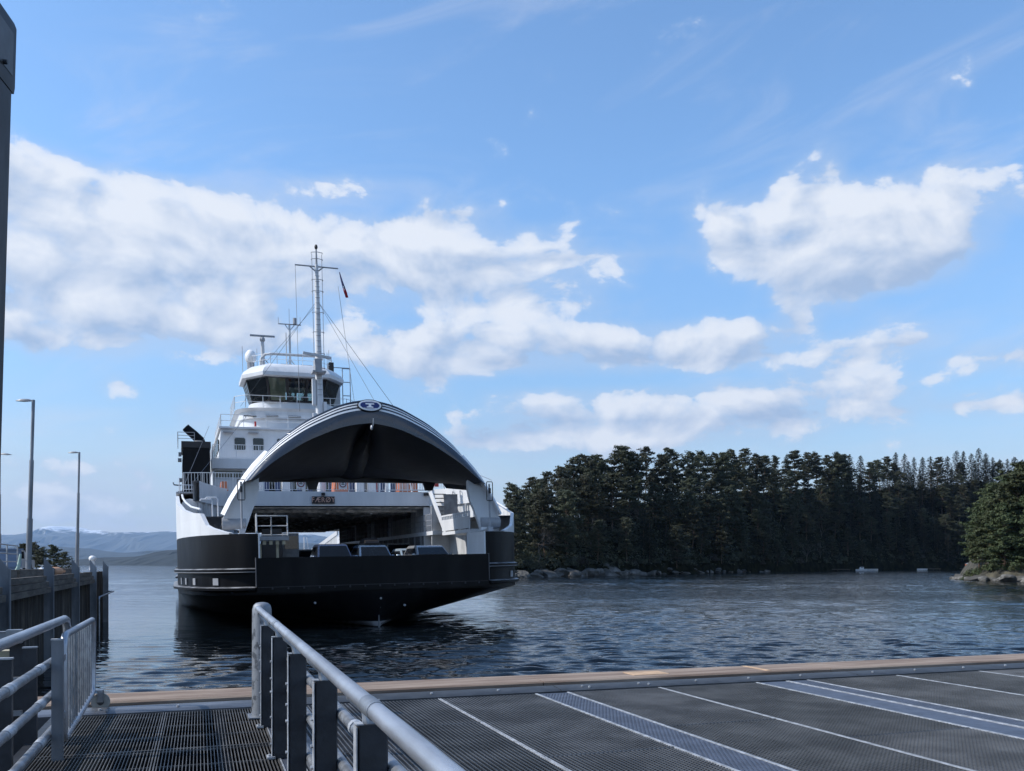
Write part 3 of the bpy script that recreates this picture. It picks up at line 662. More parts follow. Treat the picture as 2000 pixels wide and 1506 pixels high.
fr = MB()
for zz in (2.9, 3.15, 3.42): fr.path([(-1.6, -34, zz), (-1.6, -14.5, zz)], .022, 6)
for q in np.arange(-34, -14, 1.95): fr.path([(-1.6, q, 2.42), (-1.6, q, 3.42)], .025, 6)
fr.path([(-1.6, -14.5, 3.42), (-1.6, -14.45, 2.42)], .025, 6)
fr.build('guard_rail', galv, quay)
MB().path([(.45, -9.2, -.5), (.45, -9.2, 1.45), (.45, -9.1, 1.52), (.45, -1.0, 1.52), (.1, -.9, 1.52)], .035, 8).build('pipe_hoop', galv, quay)
def lamp(px, base_y, top_y, d, lean, label, flip=-1):
    b = at(px, base_y, d); t = thing('street_lamp', label, 'street lamp', (b.x, b.y, 2.42), (0, R(lean), 0), 'lamps along the quay')
    H = EYE + (HY - top_y) / FPX * d - 2.42
    MB().path([(0, 0, 0), (0, 0, H * .33)], .085, 10).build('lower_pole', hbeam, t); MB().path([(0, 0, H * .33), (0, 0, H * .66)], .065, 10).build('middle_pole', hbeam, t); MB().path([(0, 0, H * .66), (0, 0, H)], .048, 10).build('upper_pole', hbeam, t)
    MB().box(-.13, .13, -.13, .13, 0, .03).build('base_plate', hbeam, t)
    hd = MB(); s = flip
    hd.loft([[(s * (.02 + u * .52), w * q[0], H - .04 + q[1] * h_ + (.0 if u < .5 else -.01)) for q in ((-1, 0), (-.8, .7), (0, 1), (.8, .7), (1, 0), (0, -.25))] for u, w, h_ in ((0, .03, .03), (.25, .09, .07), (.6, .12, .075), (.9, .08, .03), (1.0, .02, .01))])
    hd.build('lamp_head', grey, t); return t
lamp(55, 1124, 781, 27.5, 1.7, 'tall grey lamp post on the quay beside the pale green ropes')
lamp(150, 1117, 883, 43.0, 1.2, 'lamp post near the far end of the quay')
lamp(-2, 1118, 886, 40.0, .3, 'lamp post half hidden behind the dark steel tower', 1)
# ropes, buoys and gear on the quay
def qp(x, y, z): return (QO + Matrix.Rotation(QT, 3, 'Z') @ Vector((x, y, z)))
for i, (q, lab) in enumerate(((-24.6, 'pale green rope hung in a loop over the quay rail, nearer loop'), (-22.9, 'pale green rope hung in a loop over the quay rail, farther loop'))):
    b = qp(-1.55, q, 0); pts = [(.05 * math.sin(a * 3), .36 * math.cos(a) * (1 + .3 * math.sin(a)), 2.95 + .50 * math.sin(a)) for a in np.linspace(0, 6.1, 22)]
    o = MB().path(pts, .03, 6).build('mooring_rope', rope_m); o.location = (b.x, b.y, 0); o.rotation_euler = (0, 0, QT); tag(o, lab, 'rope', 'ropes on the quay rail')
o = MB().path([(0, 0, 2.42), (.1, .1, 2.75), (.12, .16, 3.1)], [.05, .05, .03], 8).build('leaning_pole', rope_m); b = qp(-.95, -19.6, 0); o.location = (b.x, b.y, 0); tag(o, 'short pale pole leaning beside the nearer lamp post', 'pole')
def gear(name, label, cat, q, x, mb, m):
    b = qp(x, q, 2.42); o = mb.build(name, m); o.location = b; o.rotation_euler = (0, 0, QT + .5); return tag(o, label, cat)
gear('fish_box', 'faded blue crate standing on the quay behind the rail', 'crate', -12.0, -2.4, MB().box(-.45, .45, -.35, .35, .3, .9).box(-.5, .5, -.4, .4, .9, .95).box(-.4, .4, -.3, .3, 0, .3), bluebox)
gear('mooring_buoy', 'half-round pale buoy lying on the quay edge', 'buoy', -15.2, -.75, MB().ball((0, 0, .14), (.18, .24, .17)).disc((0, 0, .31), .03, .06, 'y', .03, 10), offw)
gear('orange_buoy', 'faded orange buoy lying on the quay edge', 'buoy', -12.5, -.75, MB().ball((0, 0, .15), (.34, .22, .16)).disc((.34, 0, .15), .02, .05, 'y', .03, 10), mat('faded_orange', (.55, .30, .18), .7))
w = thing('parked_vehicle', 'low pale car parked on the quay behind the blue crate', 'car', qp(-3.2, -8.5, 2.42), (0, 0, QT + 1.4))
MB().prism([(-1.9, .25), (1.9, .25), (1.9, .55), (1.2, .62), (.7, .95), (-.9, .95), (-1.6, .6), (-1.9, .55)], 'y', -.75, .75).build('body', mat('silver_car', (.45, .46, .48), .35, .3), w)
MB().prism([(.68, .62), (.62, .9), (-.85, .9), (-1.3, .62)], 'y', -.76, .76).build('window', glass_d, w)
for sx in (-1.2, 1.2):
    for sy in (-.7, .7): MB().disc((sx, sy, .27), 0, .27, 'y', .18, 16).build('wheel', tyre, w)
b = qp(-.55, .1, 2.42); w = thing('white_winch', 'white capstan with a round head at the outer quay corner', 'winch', b, (0, 0, QT))
MB().box(-.45, .25, -.3, .3, 0, .12).build('base', plainw, w); MB().path([(0, 0, .12), (0, 0, .55)], [.13, .10], 12).build('drum', plainw, w); MB().ball((0, 0, .68), (.17, .17, .15)).build('head', plainw, w)

# ------------------------------------------------------------------ linkspan: walkway, ramp deck, edge
RT = R(19.3); DZ = 1.2                          # local frame of the linkspan: X across, Y towards the water, origin under the camera
def rthing(name, label, cat, group=None, base=(0, 0, DZ)):
    b = Matrix.Rotation(RT, 3, 'Z') @ Vector(base); return thing(name, label, cat, b, (0, 0, RT), group)
def rb(mb, name, m, parent, base=(0, 0, DZ), **k): return mb.build(name, m, parent, off=base, **k)
deck = bpy.data.objects.new('ramp_deck', None); col.objects.link(deck); deck.location = (0, 0, DZ); deck.rotation_euler = (0, 0, RT); struct(deck); tag(deck, 'steel grating deck of the ferry ramp')
B1 = 10.38
def grating(x0, x1, y0, y1, pitch, cross, m, tall=.03, th=.006, fm=None):
    f = MB()
    for q in (x0 + .004, x1 - .012): f.box(q, q + .010, y0, y1, DZ - .035, DZ + .003)
    p = rb(f, 'grating_panel', fm or edge_m, deck, smooth=0)
    g = MB(); q = x0 + pitch
    for q_ in (y0, y1 - .008): g.box(x0 + .014, x1 - .012, q_, q_ + .008, DZ - .035, DZ)
    while q < x1 - .02: g.box(q, q + th, y0 + .01, y1 - .01, DZ - tall, DZ); q += pitch
    q = y0 + cross
    while q < y1 - .02: g.box(x0 + .015, x1 - .013, q, q + .007, DZ - .018, DZ - .003); q += cross
    b = rb(g, 'grating_bars', m, p, smooth=0, fix=False); b['kind'] = 'stuff'; return p
for x0, x1 in ((-1.30, -.36), (-.352, .62)):
    for y0, y1 in ((1.0, 4.6), (4.604, 8.3), (8.304, B1 - .02)): grating(x0, x1, y0, y1, .0275, .60, darkgr, th=.0062, tall=.030, fm=darkgr)
# carriageway: grating fields between solid tread plates
fields = [(.78, 1.75), (1.76, 2.70), (2.71, 3.94), (4.37, 5.66), (5.67, 7.15), (7.98, 9.53), (9.54, 11.08), (11.09, 12.6), (12.61, 14.2), (14.21, 15.8), (15.81, 17.4), (17.41, 19.0)]
for x0, x1 in fields:
    br = random.uniform(5.6, 8.9)
    for y0, y1 in ((-2.5, br - 3.6), (br - 3.59, br), (br + .01, B1 - .02)): grating(x0, x1, y0, y1, .042, .042, gratem, th=.010, tall=.028)
for x0, x1 in ((3.95, 4.36), (7.16, 7.62), (7.66, 7.97), (.63, .77)):
    p = MB().box(x0, x1, -2.5, B1 - .03, DZ - .03, DZ - .004); o = rb(p, 'tread_plate', platem, deck, smooth=0)
    g = MB(); nx = max(2, int((x1 - x0) / .045))
    if (x0, x1) != (7.16, 7.62) and x1 - x0 > .2:
        for i in range(nx):
            for j in range(230):
                xx = x0 + .03 + i * (x1 - x0 - .05) / nx + (.02 if j % 2 else 0); yy = .5 + j * .043
                if yy < B1 - .08: g.box(xx, xx + .013, yy, yy + .02, DZ - .004, DZ - .001)
        s = rb(g, 'tread_studs', platem, o, smooth=0, fix=False); s['kind'] = 'stuff'
    e = MB().box(x0 - .008, x0 + .004, -2.5, B1 - .03, DZ - .03, DZ + .004).box(x1 - .004, x1 + .008, -2.5, B1 - .03, DZ - .03, DZ + .004); rb(e, 'plate_edge', edge_m, o, smooth=0)
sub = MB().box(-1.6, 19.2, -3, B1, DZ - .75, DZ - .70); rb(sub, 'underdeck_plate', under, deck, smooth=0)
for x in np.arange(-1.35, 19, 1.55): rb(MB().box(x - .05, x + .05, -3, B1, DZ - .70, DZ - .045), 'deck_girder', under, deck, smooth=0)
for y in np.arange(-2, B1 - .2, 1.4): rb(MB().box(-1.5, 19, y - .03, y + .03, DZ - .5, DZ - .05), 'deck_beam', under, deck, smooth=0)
rb(MB().box(-1.27, -.80, 1.0, B1 - .1, DZ - .075, DZ - .06), 'sun_patch_strip', tanm, deck, smooth=0)  # added strip whose beige imitates sun patches on the walkway bars
rb(MB().box(.82, 1.08, 1.0, B1 - .1, DZ - .075, DZ - .06), 'sun_patch_strip', tanm, deck, smooth=0)  # second added strip, sunlit beige beside the right-hand railing
rb(MB().box(-1.45, -1.305, -2, B1, DZ - .2, DZ + .02), 'side_beam', postm, deck, smooth=0)
# seaward edge: steel sill, rubber strip, timber beam in lengths
edge = bpy.data.objects.new('ramp_edge', None); col.objects.link(edge); edge.location = (0, 0, DZ); edge.rotation_euler = (0, 0, RT); struct(edge); tag(edge, 'seaward edge of the ramp with timber beam and steel sill')
xs = [-2.2, .66, 4.3, 8.9, 13.4, 19.0]
for i in range(5):
    x0, x1 = xs[i], xs[i + 1] - .012; wet = i == 0
    sl = MB().prism([(B1, DZ - .12), (B1, DZ + .012), (B1 + .06, DZ + .03), (B1 + .30, DZ + .045), (B1 + .42, DZ + .02), (B1 + .42, DZ - .12)], 'x', x0, x1); rb(sl, 'steel_sill', steelplate if wet else rubber, edge, smooth=30)
    rb(MB().box(x0, x1, B1 + .425, B1 + .60, DZ - .3, DZ - .02), 'rubber_strip', rubber, edge)
    rb(MB().prism([(B1 + .62, DZ - .4), (B1 + .62, DZ + .035), (B1 + .64, DZ + .055), (B1 + 1.33, DZ + .055), (B1 + 1.37, DZ + .02), (B1 + 1.37, DZ - .4)], 'x', x0, x1), 'edge_timber', wood, edge, smooth=30)
    for x in np.arange(x0 + .3, x1 - .1, .85):
        rb(MB().disc((x + random.uniform(-.05, .05), B1 + .13, DZ + .045), 0, .017, 'z', .018, 8), 'bolt', edge_m, edge)
        if random.random() < .5: rb(MB().disc((x + .11, B1 + .07, DZ + .04), 0, .015, 'z', .018, 8), 'bolt', edge_m, edge)
rb(MB().box(5.72, 6.28, B1 + .80, B1 + 1.15, DZ + .055, DZ + .061), 'repair_patch', pale_wood, edge)
rb(MB().box(7.80, 7.88, B1 + .66, B1 + 1.33, DZ + .055, DZ + .06), 'repair_strip', pale_wood, edge)
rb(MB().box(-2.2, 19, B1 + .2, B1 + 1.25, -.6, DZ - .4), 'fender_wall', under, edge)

# right-hand railing: thick end post, handrail, flat posts, pipes
def flat_post(parent, x, y, h, w=.118, dp=.055, m=None):
    p = rb(MB().prism([(x - w / 2, y - dp / 2 + .012), (x - w / 2 + .008, y - dp / 2), (x + w / 2 - .008, y - dp / 2), (x + w / 2, y - dp / 2 + .012), (x + w / 2, y + dp / 2), (x - w / 2, y + dp / 2)], 'z', DZ, DZ + h), 'post', m or postm, parent, smooth=20)
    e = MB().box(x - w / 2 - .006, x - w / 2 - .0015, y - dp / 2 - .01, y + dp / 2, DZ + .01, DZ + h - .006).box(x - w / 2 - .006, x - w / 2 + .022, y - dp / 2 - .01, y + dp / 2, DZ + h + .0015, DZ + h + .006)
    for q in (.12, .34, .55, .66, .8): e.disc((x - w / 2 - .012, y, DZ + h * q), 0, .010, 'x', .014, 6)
    rb(e, 'post_flange', edge_m, p, smooth=0)  # bolts on a bright strip: the sunlit left side put into the colour
    rb(MB().box(x - w / 2 - .045, x - w / 2 + .02, y - .06, y + .05, DZ + .004, DZ + .022).disc((x - w / 2 - .026, y - .03, DZ + .03), 0, .013, 'z', .02, 6), 'foot_plate', edge_m, p, smooth=0)
    rb(MB().path([(x - .02, y, DZ + h), (x - .03, y, DZ + h + .05), (x - .085, y, DZ + h + .10), (x - .09, y, DZ + h + .125)], .012, 6).box(x - .035, x + .03, y - .004, y + .004, DZ + h, DZ + h + .09), 'rail_bracket', edge_m, p)
    return p
rr_ = rthing('walkway_railing', 'dark steel railing with flat posts and a thick round end post', 'railing', base=(.62, B1 - .65, DZ))
RB = (.62, B1 - .65, DZ)
ep = MB(); ring = [(.103, 0), (.103, .05), (.100, 1.06), (.098, 1.13), (.086, 1.175), (.06, 1.198), (.02, 1.206)]
ep.loft([[(.62 + r * math.cos(2 * math.pi * k / 24), B1 - .65 + r * math.sin(2 * math.pi * k / 24), DZ + z) for k in range(24)] for r, z in ring]); rb(ep, 'end_post', galv_worn, rr_, RB)
rb(MB().box(.48, .74, B1 - .8, B1 - .5, DZ + .004, DZ + .018), 'base_plate', galv_worn, rr_, RB)
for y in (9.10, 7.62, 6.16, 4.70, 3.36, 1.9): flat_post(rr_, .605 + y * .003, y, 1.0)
for ob in [q for q in bpy.data.objects if q.parent == rr_ and q.name.startswith('post')]: ob.location = (DZ * 0 - RB[0] + 0, -RB[1] + 0, 0)
rb(MB().path([(.575, 9.78, DZ + 1.145), (.49, -.5, DZ + 1.145)], .0295, 14), 'handrail', rail_m, rr_, RB)
for y in (7.05, 2.9): rb(MB().path([(.494 + y * .00827, y, DZ + 1.145), (.494 + y * .00827 - .0013, y - .16, DZ + 1.145)], .0320, 14), 'rail_sleeve', galv, rr_, RB)
for z, n in ((.82, 0), (.56, 1), (.30, 2)):
    p = rb(MB().path([(.71, 9.74, DZ + z), (.70, -.5, DZ + z)], .030, 12), 'pipe_rail', galv, rr_, RB)
    for y in (8.9, 7.2, 5.7, 4.3, 2.9): rb(MB().path([(.707, y, DZ + z), (.707, y - .05, DZ + z)], .038, 12), 'collar', edge_m, p, RB)
rb(MB().box(.80, .815, -.5, 9.6, DZ + .02, DZ + .16).box(.80, .86, -.5, 9.6, DZ + .16, DZ + .168), 'kick_plate', steelplate, rr_, RB)

# left-hand railing, barrier and gate
lr = rthing('left_railing', 'grey pipe railing with three lower rails along the walkway', 'railing', base=(-1.22, 8.0, DZ)); LB = (-1.22, 8.0, DZ)
rb(MB().path([(-1.16, .5, DZ + 1.10), (-1.17, 9.1, DZ + 1.10), (-1.17, 9.22, DZ + 1.08), (-1.17, 9.27, DZ + 1.0), (-1.17, 9.28, DZ + .2)], .036, 14), 'handrail', rail_m, lr, LB)
for z in (.78, .50, .20):
    p = rb(MB().path([(-1.18, .5, DZ + z), (-1.18, 8.55, DZ + z)], .033, 12), 'pipe_rail', galv, lr, LB)
    for y in (7.9, 6.7, 5.3): rb(MB().path([(-1.18, y, DZ + z), (-1.18, y - .22, DZ + z)], .0375, 12), 'collar', edge_m, p, LB)
for x, y, h, w in ((-1.10, 8.15, .98, .085), (-1.33, 7.25, .92, .12), (-1.33, 5.75, .92, .12), (-1.42, 8.9, .86, .11)):
    rb(MB().box(x - w / 2, x + w / 2, y - .03, y + .03, DZ - .1, DZ + h), 'post', hbeam if w < .1 else postm, lr, LB)
    rb(MB().box(x - w / 2 - .004, x + w / 2 + .004, y - .034, y + .034, DZ + h, DZ + h + .012), 'post_cap', edge_m, lr, LB)
gt = rthing('barrier_gate', 'grey tubular steel gate with vertical bars and a caster wheel', 'gate', base=(-1.17, 8.45, DZ)); GB = (-1.17, 8.45, DZ)
ga, gb2 = Vector((-1.08, 8.35, 0)), Vector((-1.10, 10.72, 0))
def gp(s, z): q = ga.lerp(gb2, s); return (q.x, q.y, DZ + z)
rb(MB().path([gp(0, .20), gp(0, .90), gp(.015, .97), gp(.05, 1.0), gp(.97, 1.0), gp(.99, .98), gp(1, .93), gp(1, .30), gp(.985, .23), gp(.95, .20), gp(.05, .12), gp(.01, .14)], .030, 12, closed=True), 'frame', rail_m, gt, GB)
for i in range(12):
    s = .05 + .90 * (i + .5) / 12; rb(MB().path([gp(s, .13 + .07 * s), gp(s, .99)], .0095, 8), 'bar', galv, gt, GB)
wy = gb2.y - .02
w = rb(MB().disc((-1.02, wy, DZ + .10), .035, .095, 'y', .045, 28), 'wheel', whl, gt, GB); rb(MB().disc((-1.02, wy, DZ + .10), 0, .035, 'y', .055, 14), 'hub', postm, w, GB)
rb(MB().box(-1.05, -.99, wy - .043, wy - .035, DZ + .10, DZ + .22).box(-1.05, -.99, wy + .035, wy + .043, DZ + .10, DZ + .22).box(-1.10, -.99, wy - .043, wy + .043, DZ + .22, DZ + .232), 'fork', galv, gt, GB)
for z in (.32, .8): rb(MB().box(-1.13, -1.06, 8.20, 8.36, DZ + z, DZ + z + .05).disc((-1.09, 8.27, DZ + z + .025), 0, .022, 'z', .09, 10), 'hinge', galv, gt, GB)
cb = rthing('cross_barrier', 'short steel barrier with a beam and box beside the walkway', 'barrier', base=(-2.2, 9.3, DZ)); CB = (-2.2, 9.3, DZ)
rb(MB().box(-5.0, -1.52, 8.96, 9.03, DZ + .93, DZ + 1.00).box(-5.0, -1.52, 8.95, 9.04, DZ + 1.0, DZ + 1.006), 'beam', hbeam, cb, CB)
rb(MB().box(-1.62, -1.50, 8.94, 9.05, DZ + .90, DZ + 1.02), 'beam_end', galv, cb, CB)
for z in (.25, .55): rb(MB().box(-5.0, -1.5, 8.97, 9.02, DZ + z, DZ + z + .045), 'lower_beam', galv, cb, CB)
for x in (-3.4, -2.3, -1.55): rb(MB().box(x - .06, x + .06, 9.05, 9.12, DZ - .6, DZ + .97), 'post', postm, cb, CB)
jb = rb(MB().box(-1.78, -1.50, 9.13, 9.3, DZ + .40, DZ + .74).box(-1.78, -1.50, 9.13, 9.3, DZ + .76, DZ + .82), 'control_box', beige, cb, CB); rb(MB().box(-1.75, -1.53, 9.122, 9.129, DZ + .43, DZ + .71), 'box_door', beige, jb, CB)
rb(MB().box(-5.2, -1.52, 6.5, 9.6, DZ - .30, DZ - .25), 'floor_plate', under, cb, CB)

# tower leg at the left edge
b = at(-54, 1105, 12.0); tw = thing('ramp_tower', 'tall dark steel tower leg with a capped head at the picture edge', 'tower', (b.x, b.y, -2), (0, R(1.55), R(8)))
MB().box(-.34, .10, -.22, .22, 0, 11.3).build('leg', column, tw); MB().box(-.40, .01, -.30, -.24, 4.2, 11.2).build('guide_rail', galv, tw)
h = MB().prism([(-.75, 11.32), (.102, 11.32), (.112, 11.40), (.112, 12.22), (.08, 12.30), (-.75, 12.36)], 'y', -.30, .30).build('head', column, tw)
MB().box(.11, .118, -.26, .20, 11.52, 12.1).build('side_panel', mat('tower_panel', (.11, .11, .115), .5), h); MB().disc((.14, -.1, 11.55), 0, .03, 'x', .06, 10).build('bolt', postm, h); MB().disc((-.10, -.315, 11.62), .04, .09, 'y', .03, 16).build('sheave', galv, h)

# ------------------------------------------------------------------ the ferry: local X = towards the picture's right, Y = aft, Z = up
FR = thing('car_ferry', 'black and white car ferry with its bow visor raised', 'ferry', (-5.967, 40.0, 0), (0, R(-1.3), R(20.5)))
L = 64.0
KU = [0, .1, .4, .8, 1.4, 2.2, 3.4, 5, 7, 10, 14, 20, 26, 32]; KV = [5.1, 5.55, 6.05, 6.5, 6.98, 7.4, 7.8, 8.12, 8.36, 8.4, 8.4, 8.4, 8.4, 8.4]
def K(u): uu = u if u <= 32 else L - u; return float(np.interp(uu, KU, KV))
WU = [0, 2.5, 5.6, 9.5, 13.5, 18, 23, 28, 32]; WV = [0, .75, 1.65, 3.05, 4.6, 6.1, 7.4, 8.25, 8.4]
# main hull: from the sharp waterline flaring out to the broad deck edge
ts = np.linspace(0, 1, 46)
def deck_pt(t):                                  # from the centre of the bow, out along the ramp sill, round the shoulder, aft to midships
    pts = [(0, -.12), (2.5, -.12), (5.1, -.05)] + [(v, u) for u, v in zip(KU[1:], KV[1:])]
    wts = [0, .06, .13, .16, .20, .24, .29, .35, .42, .5, .58, .68, .78, .86, .93, 1.0]
    return np.interp(t, wts, [p[0] for p in pts]), np.interp(t, wts, [p[1] for p in pts])
def wl_pt(t): u = 32 * t ** 1.15; return np.interp(u, WU, WV), u
def hull_pt(t, z):
    v1, u1 = deck_pt(t); v0, u0 = wl_pt(t); s = min(1, max(0, z / 1.62)) ** .82
    k = 1.0 if z >= 0 else 1 + z * .12
    return (v0 * (1 - s) + v1 * s) * k, u0 * (1 - s) + u1 * s
zs = [-1.4, -.5, 0, .3, .6, .9, 1.2, 1.45, 1.62, 1.95]
rows = []
for z in zs:
    half = [hull_pt(t, z) for t in ts]
    ring = [(-v, u, z) for v, u in reversed(half)] + [(v, u, z) for v, u in half[1:]]
    aft = [(v, L - u, z) for v, u in reversed(half[:-1])] + [(-v, L - u, z) for v, u in half[1:-1]]
    rows.append(ring + aft)
MB().loft(rows, cap=True).build('hull', black, FR, smooth=28)
st = []
for zz in (.02, .13, .24): st.append([((-1 if t < 0 else 1) * (hull_pt(abs(t), zz)[0] + .03), hull_pt(abs(t), zz)[1] - .03, zz + .03) for t in np.linspace(-.42, .42, 61)])
MB().sheet(st).build('waterline_stripe', mat('worn_waterline_paint', (.42, .43, .46), .6, c2=(.14, .14, .15), var=.2, vscale=2.5, fac=(.45, .75)), FR)
MB().path([(0, -.03, -.8), (0, -.04, .1), (0, -.06, .55)], [.04, .04, .02], 8).build('stem_bar', mat('worn_stem', (.14, .145, .155), .6), FR)
# car deck
MB().box(-5.05, 5.05, .1, 1.2, 1.96, 2.0).build('ramp_landing', darkin, FR)
MB().box(-5.4, 5.4, 1.2, L - 1.2, 2.1, 2.22).build('car_deck', grey, FR)
# shoulders
def bul_top(u): uu = min(u, L - u); return float(np.interp(uu, [0, .5, 1.4, 2.1, 2.2, 3.4, 5, 7, 10, 16, 32], [4.25, 4.27, 4.55, 4.8, 5.22, 5.32, 5.55, 6.0, 6.55, 6.9, 6.95]))
us = [0, .05, .1, .2, .4, .6, .8, 1.1, 1.4, 1.8, 2.2, 2.8, 3.4, 4.2, 5, 6, 7, 8.5, 10, 12, 14, 20, 26, 32]
us_all = us + [L - u for u in reversed(us[:-1])]
for sg in (-1, 1):
    nm = 'shell_plating'
    MB().sheet([[(sg * K(u), u, z) for u in us_all] for z in (1.95, 2.6, 3.4, 4.25)]).build(nm, black, FR, smooth=35)
    uw = [u for u in us_all if .5 <= u <= L - .5]
    b = MB(); b.sheet([[(sg * (K(u) + .004), u, 4.25 + (bul_top(u) - 4.25) * q) for u in uw] for q in (0, .5, 1)])
    b.sheet([[(sg * (K(u) - .16), u, 4.25 + (bul_top(u) - 4.25) * q) for u in uw] for q in (1, .5, 0)])
    b.sheet([[(sg * (K(u) + .004), u, bul_top(u)) for u in uw], [(sg * (K(u) - .16), u, bul_top(u) + .003) for u in uw]])
    b.build('bulwark', white, FR, smooth=30, fix=False)
    for fl in (0, 1):
        Y = (lambda u: u) if fl == 0 else (lambda u: L - u)
        u9 = [u for u in us if u <= 2.8]
        MB().sheet([[(sg * K(u), Y(u), 4.252) for u in u9], [(sg * 5.1, Y(u), 4.252) for u in u9]]).build('shoulder_top', white, FR)
        MB().sheet([[(sg * 5.1, Y(u), z) for u in (0, 1.4, 2.8)] for z in (2.0, 4.252)]).build('shoulder_inner_wall', white, FR)
        MB().sheet([[(sg * x, Y(2.8), z) for x in (5.1, 6.4, K(2.8))] for z in (2.0, 4.252)]).build('shoulder_back_wall', white, FR)
        MB().box(sg * 5.1 - .03, sg * 5.1 + .03, Y(0) - .02, Y(0) + .02, 2.0, 4.27).build('shoulder_edge', white, FR)
        for z, w_, th in ((2.78, .16, .22), (1.98, .22, .20)):
            u0 = .05; up = [u for u in us if u <= 20]
            rr = [[(sg * (K(u) + o_), Y(u) - (o_ * .8 if u < 1.5 else 0) * (1 if fl == 0 else -1), z + dz) for o_, dz in ((-.02, -th), (w_, -th + .05), (w_, -.05), (-.02, 0))] for u in up]
            MB().loft(rr).build('rubbing_strake', black, FR, smooth=30)
            t = MB(); t.sheet([[(sg * (K(u) + w_ * .98), Y(u) - (w_ * .8 if u < 1.5 else 0) * (1 if fl == 0 else -1), z - .044) for u in up], [(sg * (K(u) - .02), Y(u), z + .006) for u in up]])
            t.build('strake_wear_edge', mat('worn_strake_steel', (.10, .105, .115), .5, .3, c2=(.42, .43, .45), var=.2, vscale=2.0), FR)
            if z > 2.5: MB().sheet([[(sg * (K(u) + w_ + .004), Y(u) - (w_ * .8 if u < 1.5 else 0) * (1 if fl == 0 else -1), z - th + dz) for u in up] for dz in (.045, .065)]).build('strake_line', grey, FR)
        if fl == 0:
            for u, w_ in ((1.2, .34), (3.0, .30), (4.4, .22), (5.6, .22)):
                x = K(u); a = math.atan2(K(u + .3) - K(u - .3), .6)
                o = MB().box(-.02, .02, -w_ / 2, w_ / 2, 0, .30).build('freeing_port', grey, FR); o.location = (sg * (x + .03), u, 2.06); o.rotation_euler = (0, 0, -sg * a)
    # decks behind the shoulders and long upper deck edge that sweeps forward at the sides
    MB().sheet([[(sg * (K(u) - .16), u, 5.1) for u in (2.2, 3.4, 5, 7, 9, 12)], [(sg * 5.75, u, 5.1) for u in (2.2, 3.4, 5, 7, 9, 12)]]).build('side_deck', grey, FR)
    cu = [(5.75, 12.0), (6.15, 11.2), (6.55, 10.0), (6.95, 8.6), (7.3, 7.2)]
    b = MB(); b.sheet([[(sg * x, y, z) for x, y in cu] for z in (6.12, 6.55, 7.12)]); b.sheet([[(sg * (x + .3), y + .1, z) for x, y in cu] for z in (7.12, 6.12)]); b.sheet([[(sg * x, y, 7.12) for x, y in cu], [(sg * (x + .3), y + .1, 7.123) for x, y in cu]]); b.sheet([[(sg * (x + .3), y + .1, 6.12) for x, y in cu], [(sg * x, y, 6.117) for x, y in cu]])
    b.build('deck_edge_sweep', white, FR, smooth=30)
    MB().sheet([[(sg * (x + .12), y + .05, z) for x, y in cu] for z in (2.0, 4.0, 6.12)]).build('side_house_wall', offw, FR)
    for x, y in cu[1::2]: MB().box(sg * x - .05, sg * x + .05, y - .05, y + .05, 2.0, 6.1).build('wall_stiffener', offw, FR)
    MB().box(sg * 7.3 - .04, sg * 7.3 + .04, 6.6, 7.0, 4.3, 6.0).build('doorway', grey, FR)
    # roof over the car deck sides
    MB().box(min(sg * 5.6, sg * 8.38), max(sg * 5.6, sg * 8.38), 12.1, 52, 6.86, 6.94).build('upper_deck_side', grey, FR)
# upper deck, deckhead, front beam
MB().box(-5.6, 5.6, 12.02, 52, 6.86, 6.92).build('upper_deck', grey, FR)
MB().box(-8.2, 8.2, 12.3, 52, 6.05, 6.12).build('deckhead', ceil_m, FR)
for u in np.arange(13.5, 51, 2.4): MB().box(-5.35, 5.35, u, u + .12, 5.88, 6.05).build('deckhead_beam', ceil_m, FR)
pl = MB()
for u in np.arange(14, 48, 3.0):
    for v in (-3, 0, 2.6): pl.box(v - .08, v + .08, u - .25, u + .25, 5.80, 5.87)
pl.build('deck_lamp_housings', plainw, FR)
fb = MB().box(-7.0, 5.8, 12.0, 12.28, 6.18, 7.0).build('front_beam', white, FR)
tag(MB().box(-1.16, .12, 11.93, 11.99, 6.30, 6.71).build('name_board', board, fb), 'black name board reading FÆRØY')
me = text_mesh('FÆRØY', .40, .006); me.materials.append(led); place('lettering', me, fb, (-.52, 11.915, 6.505), (R(90), 0, 0), (.92, 1, 1))
MB().box(-.62, -.42, 11.86, 12.0, 6.76, 6.92).build('beam_lamp', board, fb)
for v in (5.55, 7.3): MB().box(v - .15, v + .12, 11.82 if v < 6 else 7.0, 11.98 if v < 6 else 7.2, 6.78, 6.94).build('beam_lamp', board, fb)
